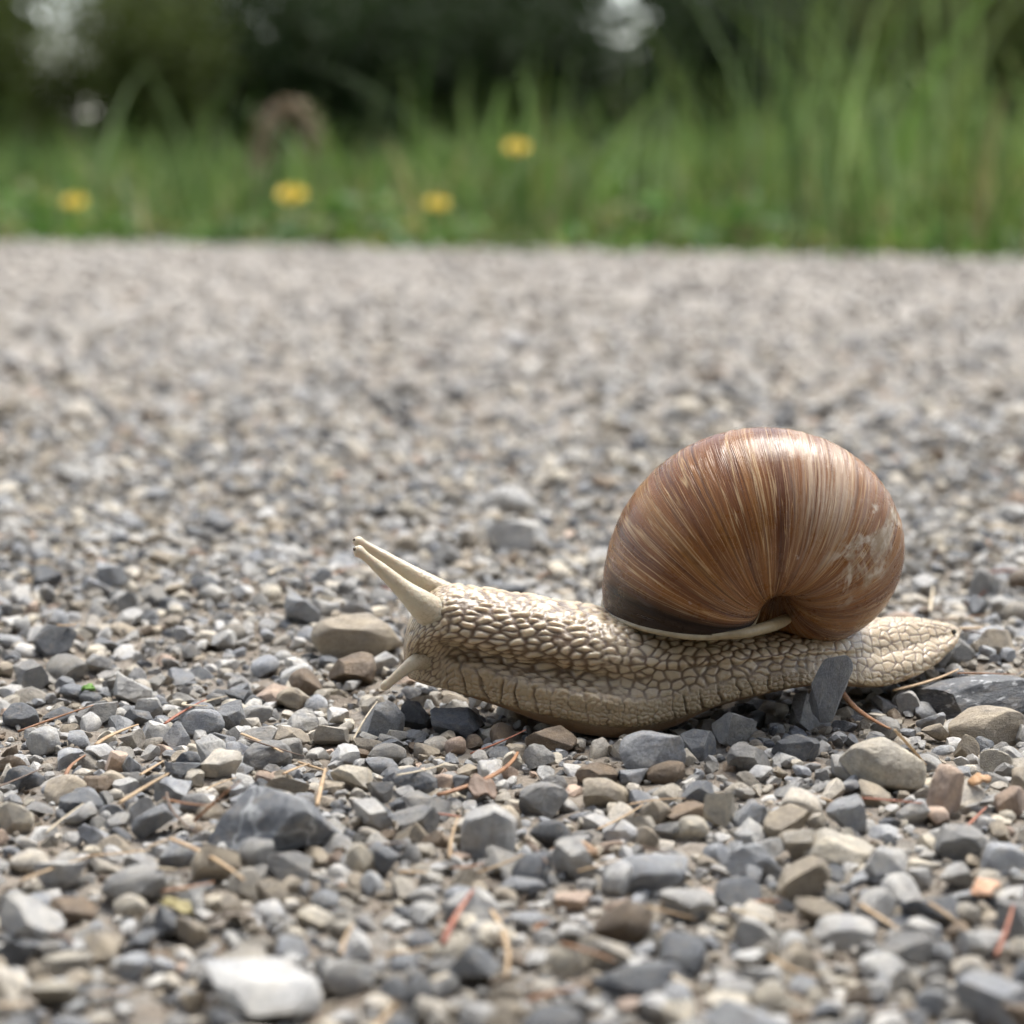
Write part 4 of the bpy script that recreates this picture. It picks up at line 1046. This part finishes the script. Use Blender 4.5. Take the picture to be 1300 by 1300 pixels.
# dry seed head
q = at_y(365, 150, CAM[1] + 2.7)
e = empty('dry_plant', (q[0], q[1], -.03), 'dry brown seed head arching above the green grass', 'plant')
M_DRY = plain_noise('dry_stalk', (.30, .23, .15), (.40, .31, .21), 60)
pts_ = spline([(-.035, 0, 0), (-.032, 0, (q[2] + .03) * .7), (-.02, 0, q[2] + .03), (.004, -.005, q[2] + .045), (.028, -.01, q[2] + .02), (.034, -.01, q[2] - .01)], 24)
V, F = tube(pts_, np.full(24, .0016), 6); obj('stalk', mesh_np('stalk', V, F), M_DRY, e)
r = np.random.default_rng(12); n = 420; base = pts_[r.integers(9, 24, n)] + r.normal(0, .006, (n, 3))
V, F, C = leaf_cloud(n, base, .011, [(.22, .14, .085), (.17, .11, .065), (.28, .19, .12)], r); me = mesh_np('seed_head', V, F); obj('seed_head', me, M_DRY, e)
# single broad blades that stand above the rest
M_BLADE = foliage_mat('broad_blade', (.15, .22, .10), (.19, .27, .14))
for ctrl, wd, label in (([(985, 300), (1010, 190), (1045, 100), (1100, 62)], .011, 'broad pale grass blade arching towards the tall upright blades'),
                        ([(1065, 300), (1075, 180), (1060, 110), (1020, 70)], .009, 'broad pale grass blade bending back over its neighbour'),
                        ([(1150, 300), (1165, 180), (1195, 110), (1240, 75)], .010, 'broad pale grass blade beside the olive bush'),
                        ([(690, 300), (680, 190), (668, 120), (660, 80)], .008, 'upright pale grass blade next to the tallest yellow flower'),
                        ([(600, 300), (610, 210), (630, 140), (640, 100)], .008, 'slim upright grass blade leaning towards the tallest yellow flower'),
                        ([(920, 300), (890, 200), (860, 150), (810, 150)], .009, 'drooping broad grass blade before the dark wood')):
    dist = 2.55; C_ = np.array([at_y(a, b, CAM[1] + dist - .06 * k) for k, (a, b) in enumerate(ctrl)]); C_[0, 2] = -.03
    c = spline(C_, 16); w_ = wd / 2 * (1 - np.linspace(0, 1, 16) ** 2 * .9); sd_ = np.array([.85, .5, .0])
    nrm = np.array([.3, -.8, .4]); b0 = c[0].copy(); c = c - b0
    V = np.stack([c - sd_ * w_[:, None], c + np.array([0, .0012, 0]), c + sd_ * w_[:, None]], 1).reshape(-1, 3)
    i = np.arange(15)[:, None] * 3; F = np.concatenate([np.concatenate([i, i + 1, i + 4, i + 3], 1), np.concatenate([i + 1, i + 2, i + 5, i + 4], 1)])
    o = obj('grass_blade', mesh_np('grass_blade', V, F), M_BLADE, label=label, cat='grass blade', group='broad grass blades above the verge'); o.location = b0

# ------------------------------------------------------------------ trees at the edge of the wood
M_BARK = plain_noise('bark', (.055, .040, .030), (.10, .075, .055), 14, bump=.8, bd=.02)
M_SPRUCE = foliage_mat('spruce_needles', (.010, .021, .008), (.022, .038, .012), trans=.2)
M_LEAF = foliage_mat('bush_leaves', (.058, .076, .020), (.080, .10, .028), trans=.35)
M_LEAF2 = foliage_mat('dark_leaves', (.016, .030, .011), (.030, .048, .016), trans=.3)
def spruce_tpl(seed, H, Rb, z0):
    r = np.random.default_rng(seed)
    tv, tf = tube(spline([(0, 0, -.3), (.02, 0, H * .4), (0, .03, H * .8), (0, 0, H)], 14), np.linspace(.11, .012, 14) * H / 8, 9)
    Vt, F4, F3, nv = [tv], [tf[0]], [tf[1], tf[2]], len(tv)
    P = []; D = []
    z = z0
    while z < H * .98:
        k = 1 - z / H; Lb = Rb * (k ** .8) * 1.0
        for a in r.uniform(0, 6.28) + np.arange(7) * .9 + r.normal(0, .15, 7):
            L = Lb * r.uniform(.7, 1.1); dr = np.array([math.cos(a), math.sin(a), 0])
            q = spline([np.array([0, 0, z]), np.array([0, 0, z - .05 * L]) + dr * L * .5, np.array([0, 0, z - .22 * L]) + dr * L], 6)
            bv, bf = tube(q, np.linspace(.016, .004, 6), 4); Vt.append(bv); F4.append(bf[0] + nv); F3 += [bf[1] + nv, bf[2] + nv]; nv += len(bv)
            m = int(60 * L) + 10
            t = r.uniform(.12, 1, m); pp = np.zeros((m, 3)) + np.array([0, 0, z]) + dr * (L * t)[:, None]; pp[:, 2] -= .22 * L * t ** 1.6
            pp += r.normal(0, .03, (m, 3)); sd_ = np.array([-dr[1], dr[0], 0]); sg = r.choice([-1, 1], m)
            P.append(pp); D.append(dr * .7 + sd_ * (sg * r.uniform(.3, 1.0, m))[:, None] + np.array([0, 0, -.35]) + r.normal(0, .15, (m, 3)))
        z += r.uniform(.14, .22) * (1 + .5 * z / H)
    P = np.concatenate(P); D = np.concatenate(D); D /= np.linalg.norm(D, axis=1)[:, None]; n = len(P)
    b = np.cross(D, np.array([0, 0, 1.]) + r.normal(0, .4, (n, 3))); b /= np.linalg.norm(b, axis=1)[:, None]; L = r.uniform(.16, .34, n)[:, None]
    V = np.stack([P, P + D * L * .4 + b * L * .2, P + D * L, P + D * L * .4 - b * L * .2], 1).reshape(-1, 3)
    return mesh_np('trunk', np.concatenate(Vt), [np.concatenate(F4), np.concatenate(F3)]), mesh_np('crown', V, np.arange(4 * n).reshape(n, 4), False)
def bush_tpl(seed, H, Rb, n, size):
    r = np.random.default_rng(seed); Vt, F4, F3, nv = [], [], [], 0; tips = []
    for k in range(11):
        a = r.uniform(0, 6.28); ro = Rb * r.uniform(.3, 1); zt = H * r.uniform(.6, 1)
        q = spline([(0.03 * math.cos(a), .03 * math.sin(a), -.2), (ro * .35 * math.cos(a), ro * .35 * math.sin(a), zt * .5), (ro * math.cos(a), ro * math.sin(a), zt)], 8)
        bv, bf = tube(q, np.linspace(.022, .005, 8), 5); Vt.append(bv); F4.append(bf[0] + nv); F3 += [bf[1] + nv, bf[2] + nv]; nv += len(bv); tips.append(q)
    T_ = np.concatenate(tips); T_ = T_[T_[:, 2] > .12]
    cl = T_[r.integers(0, len(T_), n // 40)] + r.normal(0, Rb * .16, (n // 40, 3))
    P = cl[r.integers(0, len(cl), n)] + r.normal(0, Rb * .17, (n, 3)); P[:, 2] = np.abs(P[:, 2])
    V, F, C = leaf_cloud(n, P, size, [(1, 1, 1)], r, .6, .55)
    return mesh_np('stems', np.concatenate(Vt), [np.concatenate(F4), np.concatenate(F3)]), mesh_np('crown', V, F, False)
SPR = [spruce_tpl(1, 8.5, 1.5, .25), spruce_tpl(2, 7.0, 1.35, .12), spruce_tpl(3, 9.5, 1.7, 1.1)]
BSH = [bush_tpl(4, 1.9, .95, 7500, .085), bush_tpl(5, 1.3, .75, 4600, .06)]
def tree(name, px, dist, T_, mat, sc, rz, label, cat, grp, tn):
    q = at_y(px, 202, CAM[1] + dist)
    e = empty(name, (q[0], q[1], -.04), label, cat, grp); e.rotation_euler = (0, 0, rz); e.scale = (sc, sc, sc)
    a = obj(tn, T_[0], M_BARK, e); b = bpy.data.objects.new('crown', T_[1]); COL.objects.link(b); b.parent = e
    if not T_[1].materials: T_[1].materials.append(None)
    b.material_slots[0].link = 'OBJECT'; b.material_slots[0].material = mat
G1, G2 = 'spruces at the edge of the wood', 'bushes at the edge of the wood'
for px, dist, k, sc, rz, label in ((-60, 24, 1, .9, 1., 'dark spruce at the edge of the widest sky gap'), (185, 25, 1, .75, .4, 'dark spruce behind the olive bush'), (250, 28, 0, .8, 2., None), (385, 26, 1, .72, .2, None),
        (490, 24, 2, .8, 1.4, 'tall spruce with a bare brown trunk base'), (560, 28, 0, .75, 3.3, None), (650, 24, 1, .62, 5., None), (725, 27, 1, .6, 1.1, None), (880, 24, 1, .75, 4.2, None),
        (985, 24, 0, .75, 2.7, None), (1080, 28, 0, .8, .9, None), (1190, 25, 1, .9, 3., None), (1300, 27, 0, .8, .5, None), (1420, 24, 1, 1., 2., None), (-190, 26, 0, .9, 3., None)) + tuple((q_, 24 + (k_ * 7) % 5, k_ % 2, .95 + .1 * (k_ % 3), k_ * 1.1, None) for k_, q_ in enumerate((-310, -430, -560, -700, -850, -1010, 1540, 1660, 1790, 1930, 2080))):
    tree('spruce_tree', px, dist, SPR[k], M_SPRUCE, sc, rz, label or 'dark green spruce standing in the blurred wood', 'tree', G1, 'trunk')
for px, dist, k, sc, rz, mat, label in ((60, 16, 0, .62, .3, M_LEAF, 'olive leafy bush under the widest sky gap'), (-40, 13, 0, .7, 1.3, M_LEAF, 'olive bush next to the one under the widest gap'), (205, 14, 0, .66, 1.3, M_LEAF, 'olive leafy bush in front of a dark spruce'),
        (330, 16, 0, .66, 2.3, M_LEAF2, 'dark leafy bush behind the dry seed head'), (440, 15, 0, .72, .7, M_LEAF2, 'dark leafy bush beside the bare-trunked spruce'), (560, 17, 0, .8, 3.1, M_LEAF2, 'dark leafy bush just past the bare trunk'),
        (670, 16, 0, .68, .7, M_LEAF2, 'dark leafy bush behind the tallest yellow flower'), (790, 17, 0, .60, 4., M_LEAF2, 'dark low bush under the brightest sky gap'), (900, 15, 0, .72, 1.9, M_LEAF2, 'dark leafy bush behind the drooping broad blade'),
        (1010, 14, 0, .6, 5.1, M_LEAF2, 'dark leafy bush behind the arching broad blades'), (1130, 13, 0, .62, 5.1, M_LEAF, 'olive bush behind the blade beside it'), (1260, 12, 0, .62, 2.2, M_LEAF, 'olive bush at the end of the wood'), (-110, 14, 0, .7, 4.4, M_LEAF2, 'dark bush partly outside the olive ones')):
    tree('leafy_bush', px, dist, BSH[k], mat, sc, rz, label, 'bush', G2, 'stems')
# unseen spruces added behind the camera to block low light from the front
for x_, y_, k, sc, rz in ((-5.2, -5.5, 0, 1.2, .3), (-2.4, -6.2, 1, 1.3, 1.2), (.4, -5.8, 0, 1.25, 2.2), (3.0, -6.4, 1, 1.35, 3.1), (5.8, -7.0, 0, 1.2, 4.0), (-8.5, -4.5, 1, 1.3, 5.0), (8.8, -8.0, 0, 1.2, .9)):
    e = empty('spruce_tree', (x_, y_, -.04), 'tall dark spruce added unseen behind the camera to shade the road', 'tree', 'unseen spruces added for shade'); e.rotation_euler = (0, 0, rz); e.scale = (sc, sc, sc)
    obj('trunk', SPR[k][0], M_BARK, e); b = bpy.data.objects.new('crown', SPR[k][1]); COL.objects.link(b); b.parent = e
    b.material_slots[0].link = 'OBJECT'; b.material_slots[0].material = M_SPRUCE
